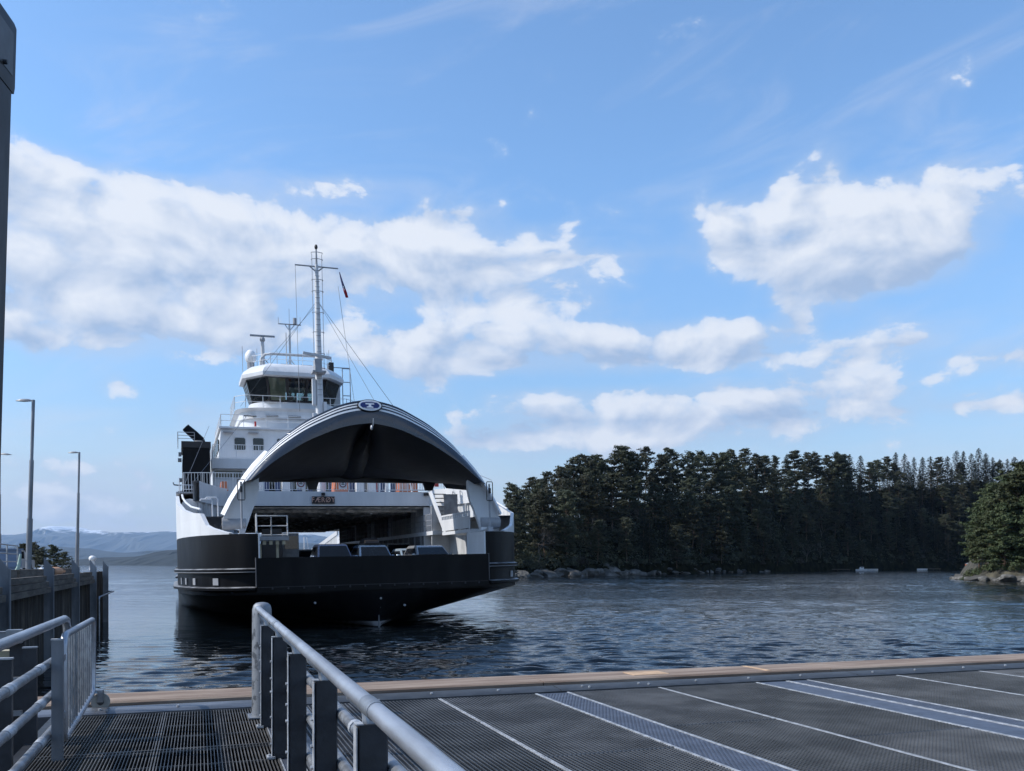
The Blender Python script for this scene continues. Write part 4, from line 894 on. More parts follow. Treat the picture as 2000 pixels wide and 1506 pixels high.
# inner side galleries
for sg in (-1, 1):
    def X(v): return sg * v
    MB().sheet([[(X(5.42), u, z) for u in np.linspace(12.3, 42, 12)] for z in (2.0, 4.5)]).build('lower_casing', darkin, FR)
    MB().sheet([[(X(6.6), u, z) for u in np.linspace(12.3, 42, 12)] for z in (4.5, 6.1)]).build('gallery_back_wall', darkin, FR)
    MB().box(min(X(5.35), X(6.6)), max(X(5.35), X(6.6)), 10.0, 42, 4.40, 4.62).build('gallery_floor', white, FR)
    for u in (14.0, 20.5, 26.5, 34.0): MB().box(min(X(5.42), X(6.4)), max(X(5.42), X(6.4)), u, u + (1.3 if u < 30 else .3), 4.62, 6.1).build('gallery_casing', offw, FR)
    r = MB()
    for z in (4.95, 5.25, 5.6): r.path([(X(5.37), 10.2, z), (X(5.37), 42, z)], .02, 5)
    for u in np.arange(10.2, 42, 1.3): r.path([(X(5.37), u, 4.6), (X(5.37), u, 5.6)], .022, 5)
    for u in np.arange(10.3, 20, .22): r.path([(X(5.37), u, 4.6), (X(5.37), u, 5.6)], .012, 4)
    r.build('gallery_railing', grey, FR)
    for u in np.arange(12.8, 41, 1.5): MB().box(min(X(5.36), X(5.44)), max(X(5.36), X(5.44)), u, u + .09, 2.0, 4.46).build('casing_stiffener', grey, FR)
    MB().box(min(X(5.44), X(8.3)), max(X(5.44), X(8.3)), 42, 42.15, 2, 6.1).build('casing_end', offw, FR)
    MB().box(min(X(5.42), X(6.7)), max(X(5.42), X(6.7)), 12.1, 12.28, 2.0, 6.1).build('casing_front', white, FR)
# stair and balcony on the picture's right
bal = MB().box(5.35, 6.9, 3.0, 8.0, 4.30, 4.48).build('balcony', white, FR)
MB().box(5.31, 5.345, 3.0, 7.9, 4.52, 5.12).build('balustrade', white, bal)
for i in range(17): MB().box(5.30, 5.352, 3.05 + i * .3, 3.14 + i * .3, 5.12, 5.30).build('baluster', white, bal)
MB().box(5.29, 5.36, 3.0, 8.0, 5.30, 5.38).build('handrail', white, bal); MB().prism([(2.4, 2.0), (2.75, 2.0), (3.3, 4.3), (2.95, 4.3)], 'x', 5.33, 5.42).build('balcony_strut', white, bal)
MB().box(5.31, 5.345, 2.92, 3.0, 4.48, 5.38).build('end_stile', white, bal)
stair = bpy.data.objects.new('stair', None); col.objects.link(stair); stair.parent = FR
for x in (5.50, 6.35): MB().prism([(7.7, 4.48), (8.3, 4.48), (11.3, 6.95), (10.7, 6.95)], 'x', x, x + .06).build('stringer', white, stair)
for i in range(9): MB().box(5.56, 6.35, 8.0 + i * .32, 8.28 + i * .32, 4.66 + i * .262, 4.70 + i * .262).build('tread', darkin, stair)
MB().box(5.56, 6.35, 8.25, 8.27, 4.5, 6.6).build('stair_lining', darkin, stair)
MB().box(5.44, 8.2, 10.5, 10.6, 2.0, 6.1).build('stair_bulkhead', offw, FR)
for i in range(4):
    u = 9.7 - i * .75; v = float(np.interp(u, [5, 7.2, 10, 12], [7.75, 7.3, 6.55, 5.75])); MB().path([(v - .10, u, 6.45), (v - .12, u, 6.85), (v - .02, u + .3, 6.9)], .025, 6).build('grab_iron', grey, FR)
# bow ramp
rp = MB().prism([(-.21, 1.70), (-.10, 1.98), (-.02, 3.2), (-.19, 3.2)], 'x', -5.25, 5.2).build('bow_ramp', black, FR, smooth=0)
rp['label'] = 'black raised bow ramp'
MB().box(-5.2, 5.15, -.225, -.19, 1.93, 1.955).build('hinge_line', mat('hinge_steel', (.03, .031, .036), .5, .3), rp)
MB().box(5.2, 5.23, -.22, -.02, 1.98, 3.22).build('ramp_edge', mat('dull_edge_steel', (.10, .10, .11), .6), rp); MB().box(-5.28, -5.25, -.22, -.02, 1.98, 3.22).build('ramp_edge', mat('dull_edge_steel', (.10, .10, .11)), rp)
kn = MB().box(-.025, .025, -.25, -.19, 1.86, 1.95).disc((0, -.235, 1.86), 0, .025, 'x', .07, 8).mesh('hinge_knuckle', mat('hinge_steel', (.06, .062, .07)))
for v in np.linspace(-4.6, 4.7, 15): place('hinge_knuckle', kn, rp, (v, .0, 0))
for v, z in ((-2.8, 1.2), (0.05, .9), (1.2, .95), (.1, 1.3)): MB().disc((v, -.08 + (1.62 - z) * .15, z), 0, .05, 'y', .16, 8).build('hull_fitting', grey, rp)

# raised visor
AP = [(-6.42, 5.10), (-6.1, 5.75), (-5.72, 6.38), (-5.07, 7.36), (-4.1, 8.42), (-2.85, 9.35), (-1.45, 10.06), (-.7, 10.28), (0, 10.36)]
AV = [p[0] for p in AP]; AZ = [p[1] for p in AP]
BP = [(-5.28, 6.62), (-4.9, 6.95), (-4.25, 7.5), (-2.9, 8.36), (-1.5, 8.98), (-.7, 9.18), (0, 9.26)]
def arc(pts, n):
    p = np.array(pts); s = np.concatenate([[0], np.cumsum(np.hypot(*np.diff(p, axis=0).T))]); q = np.linspace(0, s[-1], n); h = np.stack([np.interp(q, s, p[:, 0]), np.interp(q, s, p[:, 1])], 1)
    for _ in range(3): h[1:-1] = (h[:-2] + 2 * h[1:-1] + h[2:]) / 4
    return np.concatenate([h, h[::-1][1:] * np.array([-1, 1])])
NA = 31
A = arc([(-5.62, 6.55)] + AP[3:], NA); B = arc(BP, NA); M_ = len(A)
def band(i, s, off=0.0):                         # point on the visor's rim: s = 0 at the outer arc, 1 at the inner
    a, b = A[i], B[i]; w = abs(a[0]) / 6.4
    p = np.array([a[0] * (1 - s) + b[0] * s, 1.05 + .75 * w * w - (.22 + .85 * w * w) * math.sin(s * math.pi / 2) - off, a[1] * (1 - s) + b[1] * s])
    nrm = np.array([a[0] - b[0], 0, a[1] - b[1]]); nrm /= np.linalg.norm(nrm)
    return tuple(p + nrm * (.06 * math.sin(math.pi * s) + off * .3))
vis = bpy.data.objects.new('bow_visor', None); col.objects.link(vis); vis.parent = FR; vis['label'] = 'raised arched bow visor with white stripes and an oval emblem'
SS = np.linspace(0, 1, 9)
MB().sheet([[band(i, s) for i in range(M_)] for s in SS]).build('visor_rim', rim_m, vis, smooth=60)
def under_pt(i, q):                              # the visor's hollow: from the inner arc back to the rear edge
    b = np.array(band(i, 1.0)); c = np.array([-4.95 + 9.9 * i / (M_ - 1), 6.0, 7.22]); p = b * (1 - q) + c * q; v = p[0]
    lobes = .62 * math.sin(math.pi * q) * (.35 + .65 * abs(math.sin(math.pi * v / 5.2)))
    p[2] -= lobes - .9 * math.sin(math.pi * q) ** 1.0 * math.exp(-(v / .55) ** 2) * (1 - q); return tuple(p)
MB().sheet([[under_pt(i, q) for i in range(M_)] for q in np.linspace(0, 1, 13)]).build('visor_hollow', navy, vis, smooth=60)
MB().sheet([[band(i, 0) for i in range(M_)], [(A[i][0] * .97, 3.6, A[i][1] - .1) for i in range(M_)], [(A[i][0] * .9, 6.05, A[i][1] * .8 + 1.5) for i in range(M_)], [(-4.95 + 9.9 * i / (M_ - 1), 6.1, 7.22) for i in range(M_)]]).build('visor_back', navy, vis, smooth=60)
sb = MB(); rings = []
for q in np.linspace(0, 1, 10):
    z = 9.05 - 1.92 * q ** .8; u = .62 + 5.3 * q; w_ = .05 + 1.35 * q ** 1.3
    rings.append([(-w_, u + .25, z + .25), (-w_ * .35, u + .06, z + .02), (0, u, z - .04), (w_ * .35, u + .06, z + .02), (w_, u + .25, z + .25), (0, u + .3, z + .4)])
sb.loft(rings).build('stem_fairing', black, vis, smooth=50)
MB().ball((0, .60, 9.02), (.06, .10, .12)).build('stem_glint', edge_m, vis); MB().path([(.05, .42, 9.42), (.05, .50, 9.08)], .02, 6).build('stem_wire', edge_m, vis)  # bright ball stands in for a glint of light on the stem
MB().box(-4.9, 4.9, 5.85, 6.15, 7.0, 7.24).build('rear_flange', board, vis)
for v in (-1.95, 4.1): MB().prism([(v - .32, 7.02), (v + .32, 7.02), (v + .18, 6.62), (v - .18, 6.62)], 'y', 5.9, 6.15).build('locking_lug', board, vis)
for s0, s1 in ((.13, .185), (.25, .325), (.40, .485)):
    r = [[band(i, s, .012) for i in range(0, M_)] for s in np.linspace(s0, s1, 3)]
    gap = [i for i in range(M_) if abs(band(i, s0)[0]) < .60]
    MB().sheet([x[:gap[0] + 1] for x in r]).build('stripe', plainw, vis, smooth=60); MB().sheet([x[gap[-1]:] for x in r]).build('stripe', plainw, vis, smooth=60)
# emblem on the rim's crown
ec = np.array(band(NA - 1, .32, .03)); e0 = np.array(band(NA - 1, .22)); e1 = np.array(band(NA - 1, .42)); dn = (e1 - e0) / np.linalg.norm(e1 - e0); nn = np.cross(np.array([1.0, 0, 0]), dn); nn = -nn if nn[1] > 0 else nn
def em(x, y, o): return tuple(ec + np.array([x, 0, 0]) - dn * y + nn * o)
def oval(rx, ry, o0, o1, n=40): return MB().loft([[em(rx * math.cos(2 * math.pi * k / n), ry * math.sin(2 * math.pi * k / n), o) for k in range(n)] for o in (o0, o1)])
emb = oval(.58, .30, -.06, .035).build('emblem', board, vis); oval(.53, .265, .0, .045).build('emblem_ring', plainw, emb); oval(.44, .20, .0, .054).build('emblem_field', blue, emb)
TP = [(-.20, .095), (.20, .095), (.20, .035), (.06, .035), (.06, -.055), (.15, -.075), (.15, -.12), (-.15, -.12), (-.15, -.075), (-.06, -.055), (-.06, .035), (-.20, .035)]
MB().loft([[em(x, y, o) for x, y in TP] for o in (.04, .062)]).build('emblem_letter', plainw, emb, smooth=0)
for sy in (1, -1): MB().loft([[em(x, sy * (.185 - .25 * x * x * (.6 if y else 1)) - sy * y, o) for x, y in ((-.3, 0), (0, 0), (.3, 0), (.3, .028), (0, .028), (-.3, .028))] for o in (.04, .060)]).build('emblem_bar', plainw, emb, smooth=0)
# visor arms
for sg in (-1, 1):
    ar = MB(); out = [(6.52, 4.72), (6.42, 5.10), (6.1, 5.75), (5.72, 6.38), (5.40, 6.86), (5.05, 7.32)]; inn = [(5.55, 4.35), (5.2, 5.35), (5.02, 5.75), (4.9, 6.3), (4.9, 6.75), (4.75, 7.05)]
    MB().prism([(sg * x, z) for x, z in out] + [(sg * x, z) for x, z in reversed(inn)], 'y', 1.75, 2.05).build('visor_arm', white, FR, smooth=0)
    MB().loft([[(sg * (x + dx), y, z + dz) for dx, y, dz in ((-.02, 1.35, -.01), (.0, 1.35, .0), (.14, 1.62, .09), (.14, 2.1, .09), (-.02, 2.1, -.01))] for x, z in out[1:] + [(4.5, 7.92)]]).build('arm_flange', white, FR, smooth=0)
    MB().disc((sg * 6.0, 1.9, 4.75), 0, .28, 'x', 1.0, 16).build('visor_hinge', grey, FR)
    # signal posts with framed lamps on the shoulders
    p = MB().path([(sg * 5.72, 1.0, 4.25), (sg * 5.72, 1.0, 6.55)], .045, 8).build('signal_post', grey, FR); MB().box(sg * 5.72 - .12, sg * 5.72 + .12, .88, 1.12, 4.256, 4.5).build('post_foot', grey, p)
    MB().path([(sg * 5.72 + dx, .95, z) for dx, z in ((-.13, 5.75), (.13, 5.75), (.15, 5.8), (.15, 6.6), (.13, 6.65), (-.13, 6.65), (-.15, 6.6), (-.15, 5.8))], .022, 6, closed=True).build('lamp_frame', board, p); MB().box(sg * 5.72 - .05, sg * 5.72 + .05, .90, 1.0, 6.1, 6.35).build('lamp', board, p)
# small rails, bollards on the side decks
def railing(pts, h, parent, name='railing', m=None, bars=0, mids=(.5,), post=1.2, r=.022):
    g = MB(); P_ = [Vector(p) for p in pts]; up = Vector((0, 0, h))
    g.path([p + up for p in P_], r, 6)
    for q in mids: g.path([p + up * q for p in P_], r * .8, 5)
    for a, b in zip(P_[:-1], P_[1:]):
        n = max(1, round((b - a).length / post))
        for k in range(n + 1): p = a.lerp(b, k / n); g.path([p, p + up], r * 1.1, 6)
        if bars:
            n = max(2, int((b - a).length / bars))
            for k in range(n): p = a.lerp(b, (k + .5) / n); g.box(p.x - .012, p.x + .012, p.y - .012, p.y + .012, p.z + .08, p.z + h)
    return g.build(name, m or white, parent)
railing([(-8.0, 11.8, 6.95), (-7.0, 12.1, 7.0), (5.75, 12.1, 7.0)], 1.0, FR, bars=.15, mids=(.1,), post=1.5)
railing([(5.75, 12.1, 7.1), (6.3, 10.7, 7.12), (7.0, 8.6, 7.12)], .92, FR, bars=.16, mids=(.5,), post=1.2)
railing([(3.2, 11.95, 7.0), (5.6, 11.8, 7.0)], 1.12, FR, bars=.13, mids=(.1,), post=1.2)
railing([(-5.0, 2.3, 4.26), (-4.9, 4.0, 4.26), (-4.2, 4.0, 4.26), (-3.45, 4.0, 4.26)], .95, FR, mids=(.5, .05), post=1.0, r=.03)
MB().box(-5.1, -3.4, 3.9, 6.0, 4.05, 4.24).build('side_platform', grey, FR)
for q_ in range(4): MB().box(-4.6 + q_ * .3, -4.45 + q_ * .3, 4.0, 4.3, 3.85, 4.04).build('platform_bracket', beige, FR)
for v in (-4.7, -3.9): MB().box(v - .06, v + .06, 4.3, 4.42, 2.0, 3.9).build('platform_leg', beige, FR)
for i, u in enumerate((4.2, 5.4)):
    for sg in (-1, 1): MB().path([(sg * (K(u) - 1.4), u, 5.1), (sg * (K(u) - 1.4), u, 6.0), (sg * (K(u) - 1.35), u, 6.08), (sg * (K(u) - .9), u, 6.08), (sg * (K(u) - .85), u, 6.0)], .035, 8).build('vent_pipe', white, FR)
for sg in (-1, 1):
    MB().path([(sg * (K(u) - .3), u, bul_top(u) + .18) for u in (3, 4.5, 6, 7.5, 9)], .05, 8).build('cap_rail', white, FR)
    MB().disc((sg * 7.75, 8.2, 5.85), 0, .42, 'y', .9, 20).build('life_raft', white, FR)
# round prohibition signs on the front rail, clutter of red and blue on the upper deck
for v, u in ((-1.75, 12.0), (.62, 12.0)):
    s = MB().box(v - .24, v + .24, u - .03, u, 7.15, 7.72).build('notice_plate', plainw, FR); MB().disc((v, u - .045, 7.44), .155, .205, 'y', .02, 24).build('red_ring', mat('dull_red_ring', (.20, .03, .03), .5), s); MB().box(v - .09, v + .09, u - .05, u - .035, 7.40, 7.45).box(v - .06, v + .06, u - .05, u - .035, 7.49, 7.53).build('pictogram', board, s)
for v, w_, z, m_ in ((-5.8, .5, .7, orange), (.9, .9, 1.15, orange), (2.95, .35, 1.2, red), (5.0, 1.2, 1.25, orange)):
    MB().prism([(v - w_ / 2, 7.0), (v + w_ / 2, 7.0), (v + w_ / 2 - .1, 7.0 + z), (v - w_ / 2 + .1, 7.0 + z)], 'y', 14.0, 15.2).build('rescue_locker', m_, FR)
for v in (-3.9, -2.4, 1.9, 2.6): MB().box(v - .22, v + .22, 13.4, 13.8, 6.92, 8.3).build('deck_ventilator', white, FR)
for i, v in enumerate(np.linspace(-4.5, 4.6, 15)): MB().box(v - .12, v + .12, 16.5, 16.8, 6.93, 7.9).build('deck_chair', mat('blue_seat', (.03, .05, .12), .6), FR)
for v in (5.1, 5.45): MB().box(v - .1, v + .1, 9.2, 9.4, 7.1, 7.75).build('fire_hose_box', red, FR)
MB().path([(3.2, 12.4, 7.0), (3.3, 12.6, 7.9), (4.0, 12.8, 8.25), (4.7, 12.6, 7.9), (4.8, 12.4, 7.0)], .05, 8).build('hoop_frame', white, FR)

# superstructure
hs = bpy.data.objects.new('superstructure', None); col.objects.link(hs); hs.parent = FR
MB().box(-6.0, 6.0, 24.0, 42, 6.95, 10.05).build('lower_house', white, hs); MB().box(-6.1, 6.1, 23.6, 42.2, 9.42, 10.1).build('deck_band', white, hs)
w = MB().box(-5.9, -4.1, 23.96, 24.0, 8.85, 9.3).build('long_window', glass_d, hs); MB().box(-6.0, -4.0, 23.93, 23.97, 8.76, 8.84).build('window_sill', white, w)
for v in np.arange(-3.4, 5.5, 1.35): MB().box(v - .55, v + .55, 23.96, 24.0, 7.5, 9.2).build('lounge_window', glass_d, hs)
MB().prism([(-5.55, 10.1), (5.55, 10.1), (5.35, 12.5), (-5.35, 12.5)], 'y', 26.0, 40).build('upper_house', white, hs, smooth=0)
MB().box(-5.5, 5.5, 25.8, 40.1, 12.45, 12.58).build('roof_slab', white, hs)
for v in (-4.1, -2.85, -1.2):
    f = MB(); f.prism([(v - .36 + .06, 10.98), (v + .36 - .06, 10.98), (v + .36, 11.04), (v + .36, 11.74), (v + .30, 11.82), (v - .30, 11.82), (v - .36, 11.74), (v - .36, 11.04)], 'y', 25.95, 25.99); w = f.build('cabin_window', glass_d, hs); MB().box(v - .40, v + .40, 25.93, 25.99, 10.9, 10.97).build('window_sill', white, w)
for v in (-4.9, -3.2): MB().box(v - .35, v + .35, 25.55, 25.95, 12.15, 12.2).build('eyebrow', grey, hs)
for i, y in enumerate(np.arange(27, 38, 1.8)): MB().box(-5.56, -5.45, y, y + .9, 11.0, 11.8).build('side_window', glass_d, hs)
railing([(-6.0, 36, 10.1), (-6.0, 23.8, 10.1), (6.0, 23.8, 10.1)], .95, hs, bars=.16, mids=(.1,), post=1.6)
railing([(-5.35, 36, 12.58), (-5.35, 25.9, 12.58), (5.35, 25.9, 12.58)], .85, hs, mids=(.5,), post=1.5)
railing([(-6.05, 24.3, 6.95), (-6.05, 20, 6.95), (-8.2, 19.5, 6.95), (-8.2, 15, 6.95)], 1.0, hs, bars=.16, mids=(.1,), post=1.6)
MB().path([(-3.05, 25.6, 12.6), (-3.05, 25.6, 12.95)], .07, 8).build('extinguisher', red, hs)
def rounded(hw, y0, y1, z, rr=1.6, n=8):         # plan outline, rounded at the fore corners and aft
    p = []
    for cx, cy, a0 in ((hw - rr, y0 + rr, -90), (hw - rr, y1 - rr, 0), (-hw + rr, y1 - rr, 90), (-hw + rr, y0 + rr, 180)):
        for k in range(n + 1): a = R(a0 + 90 * k / n); p.append((cx + rr * math.cos(a), cy + rr * math.sin(a), z))
    return p
MB().loft([rounded(3.85, 26.9, 37, z, 1.9) for z in (12.58, 13.4)]).build('tower_base', white, hs)
MB().loft([rounded(3.95, 26.7, 37.2, 13.4, 1.9), rounded(3.95, 26.7, 37.2, 13.9, 1.9), rounded(4.25, 26.5, 37.4, 14.1, 1.9)]).build('tower_collar', white, hs)
for v in (-3.3, -1.8, -.2): MB().box(v - .45, v + .45, 26.62 + (.25 if v < -3 else 0), 26.72 + (.3 if v < -3 else 0), 13.5, 13.6).build('vent_slot', glass_d, hs)
MB().loft([rounded(3.15, 27.6, 32.2, z, 2.0) for z in (14.1, 14.75)]).build('bridge_sill', white, hs)
railing([(-4.3, 33, 14.1), (-4.3, 27.6, 14.1), (-3.6, 26.7, 14.1), (3.6, 26.7, 14.1), (4.3, 27.6, 14.1), (4.3, 33, 14.1)], .9, hs, mids=(.5,), post=1.3)
# wheelhouse: eight-sided glass room leaning outwards
wh = bpy.data.objects.new('wheelhouse', None); col.objects.link(wh); wh.parent = FR; wh.scale = (.91, 1, 1)
WB = [(-2.1, 27.5), (2.1, 27.5), (3.25, 29.0), (3.25, 30.9), (2.1, 32.0), (-2.1, 32.0), (-3.25, 30.9), (-3.25, 29.0)]
WT = [(-2.4, 26.75), (2.4, 26.75), (3.75, 28.5), (3.75, 31.3), (2.4, 32.6), (-2.4, 32.6), (-3.75, 31.3), (-3.75, 28.5)]
Z0, Z1 = 14.75, 16.38
def wp(i, f, z, o=0.0):
    j = (i + 1) % 8; q = (z - Z0) / (Z1 - Z0); a = Vector((*WB[i], Z0)).lerp(Vector((*WT[i], Z1)), q); b = Vector((*WB[j], Z0)).lerp(Vector((*WT[j], Z1)), q); p = a.lerp(b, f)
    c = Vector((0, 29.7, p.z)); d = (p - c); d.z = 0; return p + d.normalized() * o
for i in range(8):
    nseg = {0: 3, 4: 3, 2: 3, 6: 3}.get(i, 1)
    for k in range(nseg):
        f0, f1 = k / nseg + .02, (k + 1) / nseg - .02
        MB().loft([[wp(i, f0, Z0 + .06, o), wp(i, f1, Z0 + .06, o), wp(i, f1, Z1 - .04, o), wp(i, f0, Z1 - .04, o)] for o in (-.02, .0)]).build('window_pane', glass, wh, smooth=0)
        MB().loft([[wp(i, f0 - .02, z, .02), wp(i, f0 + .02, z, .02), wp(i, f0 + .02, z, -.10), wp(i, f0 - .02, z, -.10)] for z in (Z0, Z1)]).build('mullion', board, wh, smooth=0)
    MB().loft([[wp(i, 0, Z0 + a, .03), wp(i, 1, Z0 + a, .03), wp(i, 1, Z0 + a, -.1), wp(i, 0, Z0 + a, -.1)] for a in (0, .07)]).build('sill_frame', board, wh, smooth=0)
bl = MB().loft([[wp(0, .02, Z0 + .1, o), wp(0, .31, Z0 + .1, o), wp(0, .31, Z1 - .05, o), wp(0, .02, Z1 - .05, o)] for o in (-.06, -.09)]).build('drawn_blind', cream, wh, smooth=0)
MB().prism(WB, 'z', Z0 - .04, Z0 + .0).build('bridge_floor', darkin, wh, smooth=0)
MB().prism([(x * .98, (y - 29.7) * .98 + 29.7) for x, y in WT], 'z', Z1 - .02, Z1 + .05).build('ceiling', darkin, wh, smooth=0)
MB().loft([[wp(0, f, Z1 - q * .62, -.14) for f in (.34, 1.0)] + [wp(0, f, Z1 - q * .62, -.17) for f in (1.0, .34)] for q in (0, 1)]).build('roller_blind', board, wh, smooth=0)
MB().box(-1.9, 1.9, 28.0, 28.45, 14.75, 15.0).build('console', darkin, wh)
MB().loft([[(x * s, (y - 29.7) * s + 29.7, z) for x, y in WT] for s, z in ((1.0, Z1 + .04), (1.085, Z1 + .10), (1.09, Z1 + .36), (1.04, Z1 + .62), (.90, Z1 + .98), (.86, Z1 + 1.05))]).build('wheelhouse_roof', white, wh, smooth=25)
railing([(-3.2, 31, 17.42), (-3.2, 28.9, 17.42), (-1.9, 27.5, 17.42), (1.9, 27.5, 17.42), (3.2, 28.9, 17.42), (3.2, 31, 17.42)], .85, wh, mids=(.5,), post=1.3)
MB().path([(-2.6, 28.4, 17.4), (-2.55, 28.4, 18.0), (-2.2, 28.4, 18.35), (-1.6, 28.4, 18.42), (1.8, 28.4, 18.42), (2.4, 28.4, 18.2)], .10, 10).build('roof_arch', offw, wh)
for v in (-.6, 1.0): MB().box(v - .45, v + .45, 27.9, 28.5, 17.42, 17.62).build('roof_box', grey, wh)
dm = MB().ball((-3.25, 29.6, 18.35), (.46, .46, .55), 16, 10).build('satellite_dome', plainw, wh); MB().path([(-3.25, 29.6, 17.3), (-3.25, 29.6, 17.9)], .3, 10).build('dome_base', grey, dm)
MB().box(2.95, 3.35, 28.7, 29.3, 17.4, 18.1).build('search_light', board, wh)
lad = MB()
for v in (4.3, 4.95): lad.path([(v, 30.0, 14.1), (v, 30.0, 18.0)], .04, 6)
for z in np.arange(14.8, 18.1, 1.05): lad.path([(4.3, 30.0, z), (4.95, 30.0, z)], .035, 6)
lad.path([(3.2, 30, 18.0), (4.95, 30, 18.0)], .035, 6); lad.build('ladder_frame', grey, wh)
MB().box(3.35, 4.2, 30.6, 31.6, 14.1, 16.6).build('wing_door_house', white, wh)
# aerials on the wheelhouse roof
rd = MB().path([(-2.2, 30.4, 17.4), (-2.2, 30.4, 19.5), (-2.2, 30.4, 20.1)], [.17, .15, .10], 10).build('radar_post', offw, wh); MB().box(-3.2, -1.2, 30.32, 30.48, 20.12, 20.24).build('radar_scanner', grey, rd); MB().path([(-2.2, 30.4, 18.6), (-1.2, 30.4, 17.5)], .035, 6).build('radar_stay', grey, rd); MB().ball((-2.2, 30.4, 19.9), .22).build('radar_motor', grey, rd)
am = MB().path([(.05, 30.6, 17.4), (.05, 30.6, 21.2)], [.10, .085], 10).build('aerial_mast', offw, wh)
MB().path([(-.85, 30.6, 21.25), (1.0, 30.6, 21.25)], .045, 8).build('yard', grey, am); MB().path([(-.3, 30.6, 21.2), (.05, 30.6, 20.75), (.45, 30.6, 21.2)], .035, 6).build('yard_brace', grey, am); MB().path([(.5, 30.6, 21.3), (.5, 30.6, 21.75)], .15, 10).build('lantern', grey, am)
for v, h_ in ((-.85, .5), (.05, 1.2), (.95, .6)): MB().path([(v, 30.6, 21.2), (v, 30.6, 21.25 + h_)], .02, 5).build('whip_aerial', grey, am)
MB().path([(-.75, 30.6, 17.5), (.05, 30.6, 18.6), (.95, 30.6, 17.5)], .05, 6).build('mast_strut', offw, am); MB().path([(-.25, 30.6, 17.4), (-.25, 30.6, 20.6)], .045, 6).build('mast_leg', offw, am)
for v, z0, z1 in ((-3.9, 17.2, 19.1), (-2.75, 17.4, 19.0), (3.1, 17.4, 19.2), (3.3, 17.4, 18.6), (-1.15, 17.4, 18.9), (2.95, 17.4, 19.0)): MB().path([(v, 29.5, z0), (v, 29.5, z1)], .022, 5).build('whip_aerial', grey, wh)
# foremast
mast = bpy.data.objects.new('foremast', None); col.objects.link(mast); mast.parent = FR
MB().path([(0, 16, 6.9), (0, 16, 13), (0, 15.98, 18), (0, 15.95, 21.2)], [.26, .23, .17, .11], 14).build('mast_tube', white, mast); MB().path([(0, 15.95, 21.2), (0, 15.95, 22.4)], [.07, .04], 8).build('topmast', grey, mast); MB().ball((0, 15.95, 22.3), (.10, .10, .16)).build('masthead_light', board, mast)
MB().path([(-1.30, 15.95, 21.1), (1.32, 15.95, 21.1)], .045, 8).build('yard', grey, mast)
for s in (-1, 1): MB().path([(s * .4, 15.95, 21.08), (0, 15.95, 20.75)], .04, 6).build('yard_brace', grey, mast)
for x in (-.30, .30): MB().path([(x, 15.75, 14.8), (x, 15.75, 21.8)], .018, 5).build('ladder_cage_bar', grey, mast)
lr_ = MB().box(-.14, .14, 15.70, 15.73, -.012, .012).mesh('ladder_rung', grey)
for z in np.arange(13.2, 21, .33): place('ladder_rung', lr_, mast, (0, 0, z))
for z in (21.85, 21.45, 20.2, 19.5, 18.2, 17.0, 15.7, 14.8): MB().path([(-.34, 15.8, z), (-.32, 15.62, z), (0, 15.5, z), (.32, 15.62, z), (.34, 15.8, z)], .022, 5).build('cage_hoop', grey, mast)
ra = MB().box(-1.05, .65, 15.1, 15.25, -.07, .07).build('radar_scanner', offw, mast); ra.location = (0, 0, 15.45); ra.rotation_euler = (0, R(8), 0); MB().box(-.35, .05, 15.0, 15.8, 14.55, 15.25).build('radar_motor', grey, mast); MB().box(-.5, .3, 15.0, 15.9, 14.45, 14.55).build('radar_platform', grey, mast)
for x, z in ((-.32, 10.5), (.32, 11.2), (-.33, 12.6)): MB().box(x - .1, x + .1, 15.8, 16.1, z, z + 1.6).build('cable_box', white, mast)
def wire(a, b, label_parent, r=.013): return MB().path([a, b], r, 4).build('stay_wire', cable_m, label_parent)
wire((.1, 16, 18.9), (7.6, 13.0, 7.2), mast); wire((.1, 16, 18.9), (4.4, 9.0, 7.4), mast); wire((-.1, 16, 18.9), (-3.9, 27.5, 14.3), mast); wire((-.1, 16, 18.7), (-2.2, 27.5, 17.4), mast)
wire((-1.28, 15.95, 21.1), (-1.2, 16, 12.2), mast); wire((1.30, 15.95, 20.0), (2.3, 13.5, 7.2), mast); wire((-6.2, 24.0, 12.3), (-8.2, 12.0, 6.7), mast); wire((-3.5, 26.0, 13.5), (-8.1, 12.2, 6.7), mast); wire((6.0, 9.4, 8.6), (7.6, 6.0, 7.2), mast); wire((5.4, 10.4, 8.7), (7.3, 7.0, 7.2), mast)
# funnel
fn = bpy.data.objects.new('funnel', None); col.objects.link(fn); fn.parent = FR
MB().loft([[(-8.0 + dx, 21.0, 6.9), (-6.3, 21.0, 6.9), (-6.3, 25.5, 6.9), (-8.0 + dx, 25.5, 6.9)] if z == 6.9 else [(-8.02 + dx, 21.0, z), (-6.28, 21.0, z), (-6.28, 25.5, z), (-8.02 + dx, 25.5, z)] for z, dx in ((6.9, 0), (9.6, .05), (10.25, .10), (10.45, .22))]).build('casing', black, fn, smooth=30)
MB().box(-8.0, -6.22, 20.95, 25.5, 10.46, 10.85).build('top_frame', board, fn)
MB().path([(-6.75, 22, 10.75), (-6.85, 22, 11.05), (-7.2, 22, 11.4), (-7.62, 22, 11.78), (-7.72, 22, 11.88)], [.30, .30, .29, .27, .26], 14).build('exhaust_pipe', black, fn)
MB().path([(-6.95, 21.9, 10.6), (-6.95, 21.9, 11.0)], .28, 12).build('exhaust_collar', mat('pale_steel', (.5, .45, .42), .3, .7), fn)
railing([(-8.2, 25, 10.85), (-8.2, 21.2, 10.85), (-7.2, 21.2, 10.85)], .6, fn, mids=(.33, .66), post=1.0, m=grey)
